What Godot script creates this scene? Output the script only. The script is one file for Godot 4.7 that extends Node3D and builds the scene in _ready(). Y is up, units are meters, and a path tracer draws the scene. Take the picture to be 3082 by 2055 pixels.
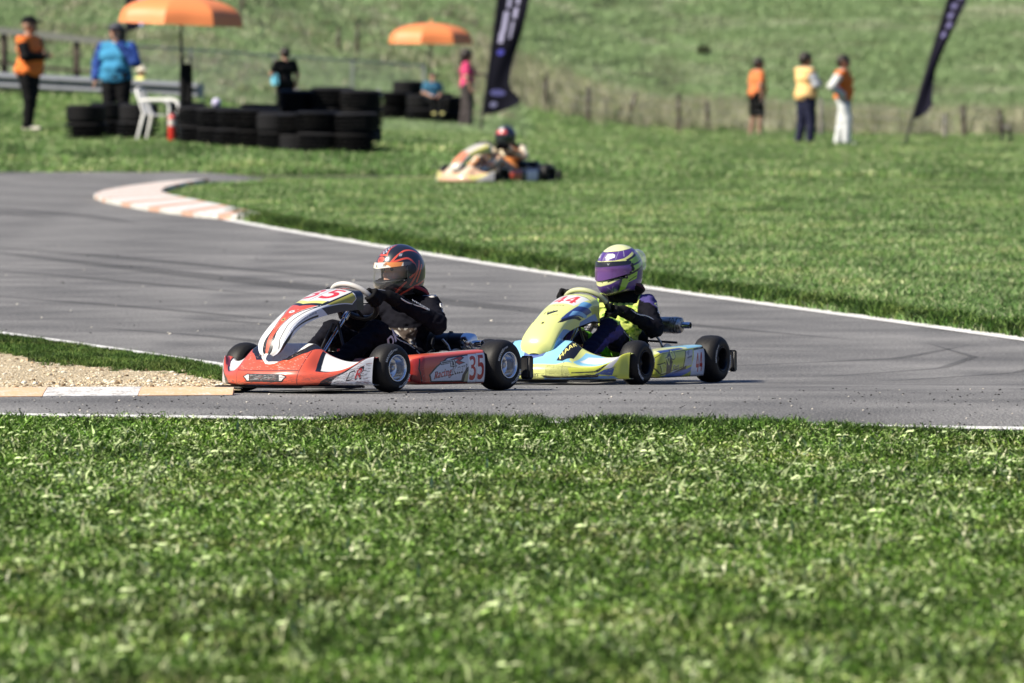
extends Node3D
# A kart race on a grass-sided track, seen through a 300 mm lens from standing height.
# Distances from the camera are called d (world z = -d). Kart parts use their own axes: x forward, y up, z to the driver's right.

const FOCAL := 25683.0        # focal length in pixels of the 3082 px wide photograph
const HORIZON := 100.0        # row of the eye-level line in it
const EYE := 1.9

var rng := RandomNumberGenerator.new()
var taken := {}
var M := {}
var font_bold: SystemFont
var font_serif: SystemFont
var fold_noise := FastNoiseLite.new()
var plan_noise := FastNoiseLite.new()


func _ready() -> void:
	rng.seed = 7
	fold_noise.seed = 3
	fold_noise.frequency = 1.0
	plan_noise.seed = 11
	plan_noise.frequency = 1.0
	set_camera()
	set_light()
	make_materials()
	build_setting()
	build_track_side()
	build_background()
	build_karts()
	build_people()
	build_vegetation()


# ------------------------------------------------------------------ camera and light
func set_camera() -> void:
	var cam := Camera3D.new()
	cam.name = "camera"
	add_child(cam)
	var lens := CameraAttributesPhysical.new()
	lens.frustum_focal_length = 300.0
	lens.frustum_focus_distance = 45.6
	lens.frustum_near = 0.5
	lens.frustum_far = 4000.0
	lens.exposure_aperture = 6.0
	cam.attributes = lens
	cam.keep_aspect = Camera3D.KEEP_HEIGHT
	cam.fov = rad_to_deg(2.0 * atan(1027.5 / FOCAL))
	cam.near = 0.5
	cam.far = 4000.0
	cam.position = Vector3(0, EYE, 0)
	cam.rotation.x = -atan((1027.5 - HORIZON) / FOCAL)
	cam.current = true


func set_light() -> void:
	var env := Environment.new()
	env.background_mode = Environment.BG_SKY
	var sky_mat := ProceduralSkyMaterial.new()
	sky_mat.sky_top_color = Color(0.30, 0.46, 0.74)
	sky_mat.sky_horizon_color = Color(0.74, 0.80, 0.88)
	sky_mat.sky_curve = 0.16
	sky_mat.ground_bottom_color = Color(0.24, 0.27, 0.18)
	sky_mat.ground_horizon_color = Color(0.42, 0.46, 0.36)
	sky_mat.sun_angle_max = 4.0
	var sky := Sky.new()
	sky.sky_material = sky_mat
	env.sky = sky
	env.background_energy_multiplier = 0.45
	env.tonemap_mode = Environment.TONE_MAPPER_LINEAR
	env.tonemap_exposure = 1.68
	env.sdfgi_enabled = true
	env.ssao_enabled = true
	env.ssil_enabled = true
	var holder := WorldEnvironment.new()
	holder.name = "world_environment"
	holder.environment = env
	add_child(holder)
	var sun := DirectionalLight3D.new()
	sun.name = "sun"
	sun.light_energy = 1.6
	sun.light_angular_distance = 0.5
	sun.light_color = Color(1.0, 0.965, 0.9)
	sun.shadow_enabled = true
	add_child(sun)
	# the sun stands to the left, about 43 degrees up, a little on the camera's side of the scene
	sun.look_at_from_position(Vector3(-0.67, 0.68, 0.29) * 100.0, Vector3.ZERO, Vector3.UP)


# ------------------------------------------------------------------ naming
func numbered(called: String) -> String:
	taken[called] = taken.get(called, -1) + 1
	return called if taken[called] == 0 else "%s_%03d" % [called, taken[called]]


func tag(o: Node, label: String, category := "", group := "", kind := "") -> Node:
	if label: o.set_meta("label", label)
	if category: o.set_meta("category", category)
	if group: o.set_meta("group", group)
	if kind: o.set_meta("kind", kind)
	return o


func thing(called: String, label: String, category: String, at := Vector3.ZERO, turn := 0.0, group := "") -> Node3D:
	var o := Node3D.new()
	o.name = numbered(called)
	add_child(o)
	o.position = at
	o.rotation.y = turn
	tag(o, label, category, group)
	return o


func put(mesh: Mesh, called: String, mat: Material, parent: Node = self) -> MeshInstance3D:
	var o := MeshInstance3D.new()
	o.mesh = mesh
	o.name = numbered(called) if parent == self else called
	o.material_override = mat
	o.cast_shadow = GeometryInstance3D.SHADOW_CASTING_SETTING_ON
	parent.add_child(o, true)
	return o


func structure(mesh: Mesh, called: String, mat: Material, label: String, category: String) -> MeshInstance3D:
	var o := put(mesh, called, mat)
	tag(o, label, category, "", "structure")
	return o


# ------------------------------------------------------------------ mesh builder
class MB:
	var v := PackedVector3Array()
	var uv := PackedVector2Array()
	var col := PackedColorArray()
	var ix := PackedInt32Array()
	var cur := Color(1, 1, 1)
	var colored := false

	func add(p: Vector3, t := Vector2.ZERO) -> int:
		v.append(p)
		uv.append(t)
		col.append(cur)
		return v.size() - 1

	func tri(a: int, b: int, c: int) -> void:
		ix.append(a); ix.append(b); ix.append(c)

	func quad(a: int, b: int, c: int, d: int) -> void:
		tri(a, b, c); tri(a, c, d)

	func grid(nu: int, nv: int, f: Callable, skip = null) -> int:
		var first := v.size()
		for j in nv + 1:
			for i in nu + 1:
				var u := float(i) / nu
				var w := float(j) / nv
				add(f.call(u, w), Vector2(u, w))
		for j in nv:
			for i in nu:
				if skip != null and skip.call((i + 0.5) / nu, (j + 0.5) / nv):
					continue
				var a := first + j * (nu + 1) + i
				quad(a, a + 1, a + nu + 2, a + nu + 1)
		return first

	# a sheet with thickness: outer face, inner face and rim
	func shell(nu: int, nv: int, f: Callable, thick: float) -> void:
		var first := grid(nu, nv, f)
		var n := normals()
		var second := v.size()
		var count := (nu + 1) * (nv + 1)
		for k in count:
			add(v[first + k] - n[first + k] * thick, uv[first + k])
		for j in nv:
			for i in nu:
				var a := second + j * (nu + 1) + i
				quad(a, a + nu + 1, a + nu + 2, a + 1)
		var ring := []
		for i in nu: ring.append(i)
		for j in nv: ring.append(j * (nu + 1) + nu)
		for i in nu: ring.append(nv * (nu + 1) + nu - i)
		for j in nv: ring.append((nv - j) * (nu + 1))
		for k in ring.size():
			var p: int = ring[k]
			var q: int = ring[(k + 1) % ring.size()]
			var a := add(v[first + p], uv[first + p])
			var b := add(v[first + q], uv[first + q])
			var c := add(v[second + q], uv[first + q])
			var d := add(v[second + p], uv[first + p])
			quad(a, d, c, b)

	func tube(pts: Array, rad: Variant, sides := 10, caps := true, closed := false) -> void:
		var n := pts.size()
		var first := v.size()
		var side := Vector3.ZERO
		for k in n:
			var dir: Vector3
			if closed:
				dir = (pts[(k + 1) % n] - pts[(k + n - 1) % n]).normalized()
			else:
				dir = (pts[mini(k + 1, n - 1)] - pts[maxi(k - 1, 0)]).normalized()
			if side == Vector3.ZERO:
				side = dir.cross(Vector3.UP if absf(dir.y) < 0.9 else Vector3.RIGHT).normalized()
			side = (side - dir * dir.dot(side)).normalized()
			var up := dir.cross(side)
			var r: float = rad[k] if rad is Array else rad
			for s in sides:
				var a := TAU * s / sides
				add(pts[k] + (side * cos(a) + up * sin(a)) * r, Vector2(float(s) / sides, float(k) / maxi(n - 1, 1)))
		var rows := n if closed else n - 1
		for k in rows:
			for s in sides:
				var a := first + k * sides + s
				var b := first + k * sides + (s + 1) % sides
				var c := first + ((k + 1) % n) * sides + (s + 1) % sides
				var d := first + ((k + 1) % n) * sides + s
				quad(a, b, c, d)
		if caps and not closed:
			for e in 2:
				var k := 0 if e == 0 else n - 1
				var mid := add(pts[k])
				var ring := []
				for s in sides:
					ring.append(add(v[first + k * sides + s]))
				for s in sides:
					var p: int = ring[s]
					var q: int = ring[(s + 1) % sides]
					if e == 0: tri(mid, q, p)
					else: tri(mid, p, q)

	# profile: (radius, height) along axis
	func lathe(profile: Array, origin: Vector3, axis: Vector3, segs := 32) -> void:
		var z := axis.normalized()
		var x := z.cross(Vector3.UP if absf(z.y) < 0.9 else Vector3.RIGHT).normalized()
		var y := z.cross(x)
		var first := v.size()
		var n := profile.size()
		for s in segs + 1:
			var a := TAU * s / segs
			var dir := x * cos(a) + y * sin(a)
			for k in n:
				add(origin + dir * profile[k].x + z * profile[k].y, Vector2(float(s) / segs, float(k) / (n - 1)))
		for s in segs:
			for k in n - 1:
				var a := first + s * n + k
				quad(a, a + 1, a + n + 1, a + n)

	# a box with cut edges
	func box(mid: Vector3, size: Vector3, basis := Basis(), bevel := 0.004) -> void:
		var h := size / 2.0
		bevel = minf(bevel, minf(h.x, minf(h.y, h.z)) * 0.8)
		var id := {}
		for sx in [-1, 1]:
			for sy in [-1, 1]:
				for sz in [-1, 1]:
					var s := Vector3(sx, sy, sz)
					for ax in 3:
						var p := (h - Vector3.ONE * bevel) * s
						p[ax] = h[ax] * s[ax]
						id[[sx, sy, sz, ax]] = add(mid + basis * p, Vector2(p.x, p.y))
		for ax in 3:
			var o1 := (ax + 1) % 3
			var o2 := (ax + 2) % 3
			for s in [-1, 1]:
				var q := []
				for c in [[-1, -1], [1, -1], [1, 1], [-1, 1]]:
					var k := [0, 0, 0, ax]
					k[ax] = s; k[o1] = c[0]; k[o2] = c[1]
					q.append(id[k])
				if s > 0: quad(q[0], q[3], q[2], q[1])
				else: quad(q[0], q[1], q[2], q[3])
			for s1 in [-1, 1]:
				for s2 in [-1, 1]:
					var e := []
					for w in [[-1, o1], [1, o1], [1, o2], [-1, o2]]:
						var k := [0, 0, 0, w[1]]
						k[ax] = w[0]; k[o1] = s1; k[o2] = s2
						e.append(id[k])
					if s1 * s2 > 0: quad(e[0], e[3], e[2], e[1])
					else: quad(e[0], e[1], e[2], e[3])
		for sx in [-1, 1]:
			for sy in [-1, 1]:
				for sz in [-1, 1]:
					if sx * sy * sz > 0: tri(id[[sx, sy, sz, 0]], id[[sx, sy, sz, 2]], id[[sx, sy, sz, 1]])
					else: tri(id[[sx, sy, sz, 0]], id[[sx, sy, sz, 1]], id[[sx, sy, sz, 2]])

	func bar(a: Vector3, b: Vector3, wide: float, high: float, bevel := 0.003) -> void:
		var x := (b - a).normalized()
		var z := x.cross(Vector3.UP if absf(x.y) < 0.95 else Vector3.RIGHT).normalized()
		box((a + b) / 2.0, Vector3(a.distance_to(b), high, wide), Basis(x, z.cross(x), z), bevel)

	func ball(mid: Vector3, r: Vector3, nu := 16, nv := 10, basis := Basis()) -> void:
		var first := v.size()
		for j in nv + 1:
			for i in nu + 1:
				var a := TAU * i / nu
				var b := PI * j / nv
				add(mid + basis * (r * Vector3(sin(b) * cos(a), cos(b), sin(b) * sin(a))), Vector2(float(i) / nu, float(j) / nv))
		for j in nv:
			for i in nu:
				var a := first + j * (nu + 1) + i
				quad(a, a + 1, a + nu + 2, a + nu + 1)

	func move(t: Transform3D, from := 0) -> void:
		for k in range(from, v.size()):
			v[k] = t * v[k]

	func normals() -> PackedVector3Array:
		var n := PackedVector3Array()
		n.resize(v.size())
		for k in range(0, ix.size(), 3):
			var a := ix[k]
			var b := ix[k + 1]
			var c := ix[k + 2]
			var w := (v[c] - v[a]).cross(v[b] - v[a])
			n[a] += w; n[b] += w; n[c] += w
		for k in n.size():
			n[k] = n[k].normalized() if n[k].length_squared() > 1e-24 else Vector3.UP
		return n

	func mesh(weld := false) -> ArrayMesh:
		var arrays := []
		arrays.resize(Mesh.ARRAY_MAX)
		arrays[Mesh.ARRAY_VERTEX] = v
		var n := normals()
		if weld:   # one normal for vertices that lie on one another (seams of lathes and balls)
			var sums := {}
			for k in v.size():
				var key := Vector3i(v[k] * 20000.0)
				sums[key] = sums.get(key, Vector3.ZERO) + n[k]
			for k in v.size():
				var w: Vector3 = sums[Vector3i(v[k] * 20000.0)]
				if w.length() > 0.01: n[k] = w.normalized()
		arrays[Mesh.ARRAY_NORMAL] = n
		arrays[Mesh.ARRAY_TEX_UV] = uv
		if colored: arrays[Mesh.ARRAY_COLOR] = col
		arrays[Mesh.ARRAY_INDEX] = ix
		var m := ArrayMesh.new()
		m.add_surface_from_arrays(Mesh.PRIMITIVE_TRIANGLES, arrays)
		return m


# ------------------------------------------------------------------ smooth bodies: tapered capsules joined by a smooth minimum, meshed as surface nets
func body(bones: Array, cell: float, k: float, inflate := 0.0, cuts: Array = [], fold := 0.0, fold_freq := 9.0, tint = null) -> MB:
	var lo := Vector3.ONE * 1e9
	var hi := -lo
	for b in bones:
		var r: float = maxf(b[2], b[3]) + inflate + cell * 2.0 + fold
		for e in 2:
			var p: Vector3 = b[e]
			lo = lo.min(p - Vector3.ONE * r)
			hi = hi.max(p + Vector3.ONE * r)
	var nx := int((hi.x - lo.x) / cell) + 2
	var ny := int((hi.y - lo.y) / cell) + 2
	var nz := int((hi.z - lo.z) / cell) + 2
	var big := 10.0
	var f := PackedFloat32Array()
	f.resize(nx * ny * nz)
	f.fill(big)
	for b in bones:
		var a: Vector3 = b[0]
		var ab: Vector3 = b[1] - a
		var len2 := maxf(ab.length_squared(), 1e-9)
		var ra: float = b[2] + inflate
		var rb: float = b[3] + inflate
		var r := maxf(ra, rb) + k + cell * 2.0 + fold
		var p0: Vector3 = (a.min(b[1]) - Vector3.ONE * r - lo) / cell
		var p1: Vector3 = (a.max(b[1]) + Vector3.ONE * r - lo) / cell
		for z in range(maxi(0, int(p0.z)), mini(nz - 1, int(p1.z) + 1) + 1):
			for y in range(maxi(0, int(p0.y)), mini(ny - 1, int(p1.y) + 1) + 1):
				var at := (z * ny + y) * nx
				var q := Vector3(0, lo.y + y * cell, lo.z + z * cell)
				for x in range(maxi(0, int(p0.x)), mini(nx - 1, int(p1.x) + 1) + 1):
					q.x = lo.x + x * cell
					var w := q - a
					var t := clampf(w.dot(ab) / len2, 0.0, 1.0)
					var d := (w - ab * t).length() - ra - (rb - ra) * t
					var o := f[at + x]
					var h := k - absf(d - o)
					f[at + x] = minf(d, o) - (h * h / k * 0.25 if h > 0.0 else 0.0)
	if fold > 0.0 or cuts.size():
		for z in nz:
			for y in ny:
				for x in nx:
					var at := (z * ny + y) * nx + x
					var d := f[at]
					if d > big * 0.5: continue
					var p := lo + Vector3(x, y, z) * cell
					if fold > 0.0 and absf(d) < cell * 2.0 + fold:
						d += fold * fold_noise.get_noise_3d(p.x * fold_freq, p.y * fold_freq * 1.8, p.z * fold_freq)
					for c in cuts:
						d = maxf(d, p.dot(c[0]) - c[1])
					f[at] = d
	var mb := MB.new()
	var id := PackedInt32Array()
	id.resize(nx * ny * nz)
	id.fill(-1)
	var off := [0, 1, nx, nx + 1, nx * ny, nx * ny + 1, nx * ny + nx, nx * ny + nx + 1]
	var spot := [Vector3(0, 0, 0), Vector3(1, 0, 0), Vector3(0, 1, 0), Vector3(1, 1, 0), Vector3(0, 0, 1), Vector3(1, 0, 1), Vector3(0, 1, 1), Vector3(1, 1, 1)]
	var edges := [[0, 1], [2, 3], [4, 5], [6, 7], [0, 2], [1, 3], [4, 6], [5, 7], [0, 4], [1, 5], [2, 6], [3, 7]]
	for z in nz - 1:
		for y in ny - 1:
			for x in nx - 1:
				var at := (z * ny + y) * nx + x
				var inside := 0
				for c in 8:
					if f[at + off[c]] < 0.0: inside += 1
				if inside == 0 or inside == 8: continue
				var sum := Vector3.ZERO
				var cnt := 0
				for e in edges:
					var d0 := f[at + off[e[0]]]
					var d1 := f[at + off[e[1]]]
					if (d0 < 0.0) != (d1 < 0.0):
						sum += spot[e[0]].lerp(spot[e[1]], d0 / (d0 - d1))
						cnt += 1
				var p := lo + (Vector3(x, y, z) + sum / cnt) * cell
				if tint != null:
					mb.cur = tint.call(p)
				id[at] = mb.add(p, Vector2(p.x, p.y))
	mb.colored = tint != null
	for z in range(1, nz - 1):
		for y in range(1, ny - 1):
			for x in range(1, nx - 1):
				var at := (z * ny + y) * nx + x
				var s := f[at] < 0.0
				if s != (f[at + 1] < 0.0):
					var q := [id[at], id[at - nx], id[at - nx - nx * ny], id[at - nx * ny]]
					if q.min() >= 0:
						if s: mb.quad(q[0], q[1], q[2], q[3])
						else: mb.quad(q[3], q[2], q[1], q[0])
				if s != (f[at + nx] < 0.0):
					var q := [id[at], id[at - nx * ny], id[at - 1 - nx * ny], id[at - 1]]
					if q.min() >= 0:
						if s: mb.quad(q[0], q[1], q[2], q[3])
						else: mb.quad(q[3], q[2], q[1], q[0])
				if s != (f[at + nx * ny] < 0.0):
					var q := [id[at], id[at - 1], id[at - 1 - nx], id[at - nx]]
					if q.min() >= 0:
						if s: mb.quad(q[0], q[1], q[2], q[3])
						else: mb.quad(q[3], q[2], q[1], q[0])
	return mb


# ------------------------------------------------------------------ printing: flat colour shapes and lettering drawn into a texture
class Print:
	var im: Image
	var w: int
	var h: int

	func _init(width: int, height: int, base: Color) -> void:
		w = width
		h = height
		im = Image.create(w, h, false, Image.FORMAT_RGBA8)
		im.fill(base.linear_to_srgb())

	func fill(polygon: Array, c: Color) -> void:   # corners from 0 to 1, x to the right and y down
		var ink := c.linear_to_srgb()
		var n := polygon.size()
		var y0 := h
		var y1 := 0
		for p in polygon:
			y0 = mini(y0, int(p[1] * h))
			y1 = maxi(y1, int(p[1] * h) + 1)
		for y in range(maxi(0, y0), mini(h, y1)):
			var yy := (y + 0.5) / h
			var cross := []
			for k in n:
				var a = polygon[k]
				var b = polygon[(k + 1) % n]
				if (a[1] <= yy) != (b[1] <= yy):
					cross.append(a[0] + (b[0] - a[0]) * (yy - a[1]) / (b[1] - a[1]))
			cross.sort()
			for k in range(0, cross.size() - 1, 2):
				var xa := clampi(int(round(cross[k] * w)), 0, w)
				var xb := clampi(int(round(cross[k + 1] * w)), 0, w)
				if xb > xa: im.fill_rect(Rect2i(xa, y, xb - xa, 1), ink)

	func rect(x0: float, y0: float, x1: float, y1: float, c: Color) -> void:
		fill([[x0, y0], [x1, y0], [x1, y1], [x0, y1]], c)

	func oval(x: float, y: float, rx: float, ry: float, c: Color) -> void:
		var p := []
		for k in 28:
			p.append([x + rx * cos(TAU * k / 28), y + ry * sin(TAU * k / 28)])
		fill(p, c)

	func line(pts: Array, wide: float, c: Color) -> void:   # wide as a share of the height
		for k in pts.size() - 1:
			var a := Vector2(pts[k][0] * w, pts[k][1] * h)
			var b := Vector2(pts[k + 1][0] * w, pts[k + 1][1] * h)
			var n := (b - a).normalized().orthogonal() * wide * h / 2.0
			var e := (b - a).normalized() * wide * h * 0.3
			var q := [a + n - e, b + n + e, b - n + e, a - n - e]
			var p := []
			for c2 in q: p.append([c2.x / w, c2.y / h])
			fill(p, c)

	func mirror_fill(polygon: Array, c: Color) -> void:
		fill(polygon, c)
		var q := []
		for p in polygon: q.append([1.0 - p[0], p[1]])
		fill(q, c)

	func texture() -> ImageTexture:
		return ImageTexture.create_from_image(im)


func letters(text: String, font: Font) -> Array:
	var t := TextMesh.new()
	t.text = text
	t.font = font
	t.font_size = 64
	t.depth = 0.0
	t.pixel_size = 0.01
	t.curve_step = 1.5
	var a := t.get_mesh_arrays()
	var pts: PackedVector3Array = a[Mesh.ARRAY_VERTEX]
	var ix: PackedInt32Array = a[Mesh.ARRAY_INDEX] if a[Mesh.ARRAY_INDEX] != null else PackedInt32Array(range(pts.size()))
	var lo := Vector2.ONE * 1e9
	var hi := -lo
	for p in pts:
		lo = lo.min(Vector2(p.x, p.y))
		hi = hi.max(Vector2(p.x, p.y))
	var flat := PackedVector2Array()
	for p in pts:   # centred, one unit high
		flat.append((Vector2(p.x, p.y) - (lo + hi) / 2.0) / (hi.y - lo.y))
	return [flat, ix, (hi.x - lo.x) / (hi.y - lo.y)]


# text into a print: centre, size as shares of the picture, turned by degrees, slanted
func write(on: Print, text: String, x: float, y: float, wide: float, high: float, c: Color, turn := 0.0, slant := 0.0, font: Font = null) -> void:
	var g := letters(text, font if font else font_bold)
	var flat: PackedVector2Array = g[0]
	var ix: PackedInt32Array = g[1]
	var pts := []
	for p in flat:
		var q := Vector2(p.x / g[2] * wide * on.w, -p.y * high * on.h)
		q.x += slant * -q.y
		q = q.rotated(deg_to_rad(turn))
		pts.append([x + q.x / on.w, y + q.y / on.h])
	for k in range(0, ix.size(), 3):
		on.fill([pts[ix[k]], pts[ix[k + 1]], pts[ix[k + 2]]], c)


# text as geometry: every point (x, y) of the lettering goes to where place() puts it
func lettering(text: String, wide: float, high: float, place: Callable, font: Font = null) -> ArrayMesh:
	var g := letters(text, font if font else font_bold)
	var flat: PackedVector2Array = g[0]
	var ix: PackedInt32Array = g[1]
	var mb := MB.new()
	for p in flat:
		mb.add(place.call(p.x / g[2] * wide, p.y * high))
	for k in ix: mb.ix.append(k)
	return mb.mesh()


# ------------------------------------------------------------------ materials
func mat(c: Color, rough := 0.6, metal := 0.0, tex: Texture2D = null) -> StandardMaterial3D:
	var m := StandardMaterial3D.new()
	m.albedo_color = c.linear_to_srgb() if tex == null else Color.WHITE
	m.roughness = rough
	m.metallic = metal
	if tex: m.albedo_texture = tex
	m.cull_mode = BaseMaterial3D.CULL_DISABLED
	return m


func glossy(m: StandardMaterial3D, coat := 0.6, coat_rough := 0.06) -> StandardMaterial3D:
	m.clearcoat_enabled = true
	m.clearcoat = coat
	m.clearcoat_roughness = coat_rough
	return m


func tinted(rough := 0.7) -> StandardMaterial3D:
	var m := mat(Color.WHITE, rough)
	m.albedo_color = Color.WHITE
	m.vertex_color_use_as_albedo = true
	return m


func clear(c: Color, alpha: float, rough := 0.04) -> StandardMaterial3D:
	var m := mat(c, rough)
	m.albedo_color.a = alpha
	m.transparency = BaseMaterial3D.TRANSPARENCY_ALPHA
	return m


# a seamless speckle: layers are [frequency, octaves, weight], summed and looked up in a ramp of linear colours
func speckle(size: int, layers: Array, ramp: Array, contrast := 1.0, seed_ := 1) -> ImageTexture:
	var sum := PackedFloat32Array()
	sum.resize(size * size)
	for l in layers:
		var n := FastNoiseLite.new()
		n.seed = seed_ + int(l[0] * 1000.0)
		n.noise_type = FastNoiseLite.TYPE_SIMPLEX_SMOOTH
		n.frequency = l[0]
		n.fractal_octaves = l[1]
		var bytes := n.get_seamless_image(size, size).get_data()
		var wt: float = l[2] / 255.0
		for k in sum.size():
			sum[k] += bytes[k] * wt
	var table := PackedByteArray()
	table.resize(256 * 3)
	for k in 256:
		var t := clampf((k / 255.0 - 0.5) * contrast + 0.5, 0.0, 0.9999) * (ramp.size() - 1)
		var c: Color = ramp[int(t)].lerp(ramp[int(t) + 1], t - int(t)).linear_to_srgb()
		table[k * 3] = int(c.r * 255.0)
		table[k * 3 + 1] = int(c.g * 255.0)
		table[k * 3 + 2] = int(c.b * 255.0)
	var out := PackedByteArray()
	out.resize(size * size * 3)
	for k in sum.size():
		var t := clampi(int(sum[k] * 255.0), 0, 255) * 3
		out[k * 3] = table[t]
		out[k * 3 + 1] = table[t + 1]
		out[k * 3 + 2] = table[t + 2]
	return ImageTexture.create_from_image(Image.create_from_data(size, size, false, Image.FORMAT_RGB8, out))


func ground_mat(tex: Texture2D, metres: float, rough := 0.95) -> StandardMaterial3D:
	var m := mat(Color.WHITE, rough, 0.0, tex)
	m.uv1_triplanar = true
	m.uv1_world_triplanar = true
	m.uv1_scale = Vector3.ONE / metres
	m.uv1_triplanar_sharpness = 4.0
	return m


func make_materials() -> void:
	font_bold = SystemFont.new()
	font_bold.font_names = PackedStringArray(["Droid Sans"])
	font_bold.font_weight = 700
	font_serif = SystemFont.new()
	font_serif.font_names = PackedStringArray(["Droid Serif"])
	font_serif.font_weight = 700
	var asphalt := speckle(1024, [[0.40, 1, 0.70], [0.14, 1, 0.12], [0.003, 2, 0.18]], [Color(0.030, 0.030, 0.030), Color(0.105, 0.1035, 0.1015), Color(0.158, 0.155, 0.151), Color(0.36, 0.35, 0.33)], 2.6, 5)
	M.asphalt = ground_mat(asphalt, 5.0, 0.85)
	var grain := speckle(512, [[0.3, 2, 1.0]], [Color.BLACK, Color.WHITE], 2.0, 9)
	M.asphalt.heightmap_enabled = true
	M.asphalt.heightmap_texture = grain
	M.asphalt.heightmap_scale = 0.5
	M.soil = ground_mat(speckle(1024, [[0.12, 3, 0.4], [0.012, 3, 0.6]], [Color(0.02, 0.03, 0.008), Color(0.045, 0.065, 0.018), Color(0.08, 0.10, 0.035), Color(0.16, 0.15, 0.08)], 2.0, 21), 6.0)
	M.sand = ground_mat(speckle(1024, [[0.2, 3, 0.6], [0.02, 3, 0.4]], [Color(0.22, 0.16, 0.085), Color(0.50, 0.40, 0.25), Color(0.60, 0.50, 0.33), Color(0.70, 0.62, 0.46)], 2.0, 31), 2.5)
	M.sand.heightmap_enabled = true
	M.sand.heightmap_texture = grain
	M.sand.heightmap_scale = 2.0
	M.white_line = ground_mat(speckle(512, [[0.15, 3, 0.6], [0.02, 3, 0.4]], [Color(0.42, 0.41, 0.38), Color(0.74, 0.73, 0.70), Color(0.82, 0.81, 0.78)], 2.2, 41), 1.5, 0.7)
	M.kerb_white = ground_mat(speckle(512, [[0.1, 3, 0.6], [0.02, 3, 0.4]], [Color(0.30, 0.28, 0.25), Color(0.64, 0.62, 0.58), Color(0.76, 0.75, 0.72)], 2.6, 43), 1.2, 0.65)
	M.kerb_orange = ground_mat(speckle(512, [[0.1, 3, 0.6], [0.02, 3, 0.4]], [Color(0.70, 0.64, 0.56), Color(0.72, 0.42, 0.22), Color(0.74, 0.50, 0.30)], 2.2, 44), 1.2, 0.65)
	M.kerb_faded = ground_mat(speckle(512, [[0.1, 3, 0.6], [0.02, 3, 0.4]], [Color(0.42, 0.36, 0.31), Color(0.58, 0.30, 0.19), Color(0.68, 0.48, 0.38)], 2.2, 45), 1.2, 0.65)
	M.skid = mat(Color(0.02, 0.02, 0.022), 0.8)
	M.skid.albedo_color.a = 0.26
	M.skid.transparency = BaseMaterial3D.TRANSPARENCY_ALPHA
	M.grass = tinted(0.5)
	M.grass.metallic_specular = 0.22
	M.grass.backlight_enabled = true
	M.grass.backlight = Color(0.16, 0.22, 0.06)
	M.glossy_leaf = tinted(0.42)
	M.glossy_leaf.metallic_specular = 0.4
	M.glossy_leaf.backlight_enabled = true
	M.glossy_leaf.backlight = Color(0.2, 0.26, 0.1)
	M.dry_grass = tinted(0.75)
	M.dry_grass.backlight_enabled = true
	M.dry_grass.backlight = Color(0.35, 0.32, 0.25)
	M.pebble = tinted(0.85)
	M.tint_cloth = tinted(0.85)
	M.tint_cloth.metallic_specular = 0.25
	M.skin = mat(Color(0.52, 0.30, 0.21), 0.55)
	M.skin.subsurf_scatter_enabled = true
	M.skin.subsurf_scatter_strength = 0.15
	M.hair = mat(Color(0.018, 0.012, 0.009), 0.6)
	M.eye_dark = mat(Color(0.02, 0.016, 0.014), 0.2)
	M.tyre = glossy(mat(Color(0.022, 0.021, 0.022), 0.62), 0.0)
	M.slick = ground_rubber()
	M.lettering = mat(Color(0.72, 0.72, 0.70), 0.6)
	M.alloy = mat(Color(0.80, 0.81, 0.83), 0.22, 1.0)
	M.black_rim = mat(Color(0.02, 0.02, 0.022), 0.35, 0.6)
	M.chrome = mat(Color(0.72, 0.72, 0.74), 0.16, 1.0)
	M.steel = mat(Color(0.42, 0.42, 0.43), 0.38, 1.0)
	M.galvanised = mat(Color(0.36, 0.37, 0.38), 0.55, 0.7)
	M.frame_paint = mat(Color(0.02, 0.02, 0.024), 0.35)
	M.black_plastic = mat(Color(0.018, 0.018, 0.02), 0.42)
	M.black_cloth = mat(Color(0.008, 0.008, 0.009), 0.85)
	M.black_cloth.metallic_specular = 0.25
	M.seat_shell = glossy(mat(Color(0.02, 0.02, 0.022), 0.4), 0.4)
	M.tank = mat(Color(0.55, 0.36, 0.38), 0.35)
	M.white_plastic = mat(Color(0.78, 0.78, 0.76), 0.4)
	M.grip_white = mat(Color(0.52, 0.50, 0.47), 0.55)
	M.orange_cloth = cloth(Color(0.80, 0.25, 0.08))
	M.orange_cloth.metallic_specular = 0.5
	M.orange_cloth.roughness = 0.5
	M.orange_cloth.backlight_enabled = true
	M.orange_cloth.backlight = Color(0.22, 0.08, 0.03)
	M.orange_vest = cloth(Color(0.80, 0.20, 0.045))
	M.pale_vest = cloth(Color(0.82, 0.52, 0.22))
	M.dark_blue = cloth(Color(0.02, 0.022, 0.05))
	M.timber = mat(Color.WHITE, 0.85, 0.0, speckle(256, [[0.03, 3, 1.0]], [Color(0.03, 0.022, 0.016), Color(0.07, 0.054, 0.042), Color(0.11, 0.09, 0.07)], 2.0, 55))
	M.grey_timber = mat(Color.WHITE, 0.9, 0.0, speckle(256, [[0.04, 3, 1.0]], [Color(0.12, 0.11, 0.09), Color(0.24, 0.22, 0.19), Color(0.36, 0.34, 0.3)], 2.0, 56))
	M.pale_rail = mat(Color(0.26, 0.26, 0.23), 0.85)
	M.red_metal = glossy(mat(Color(0.55, 0.03, 0.02), 0.3), 0.5)
	M.banner_pole = mat(Color(0.03, 0.03, 0.028), 0.5)


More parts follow.
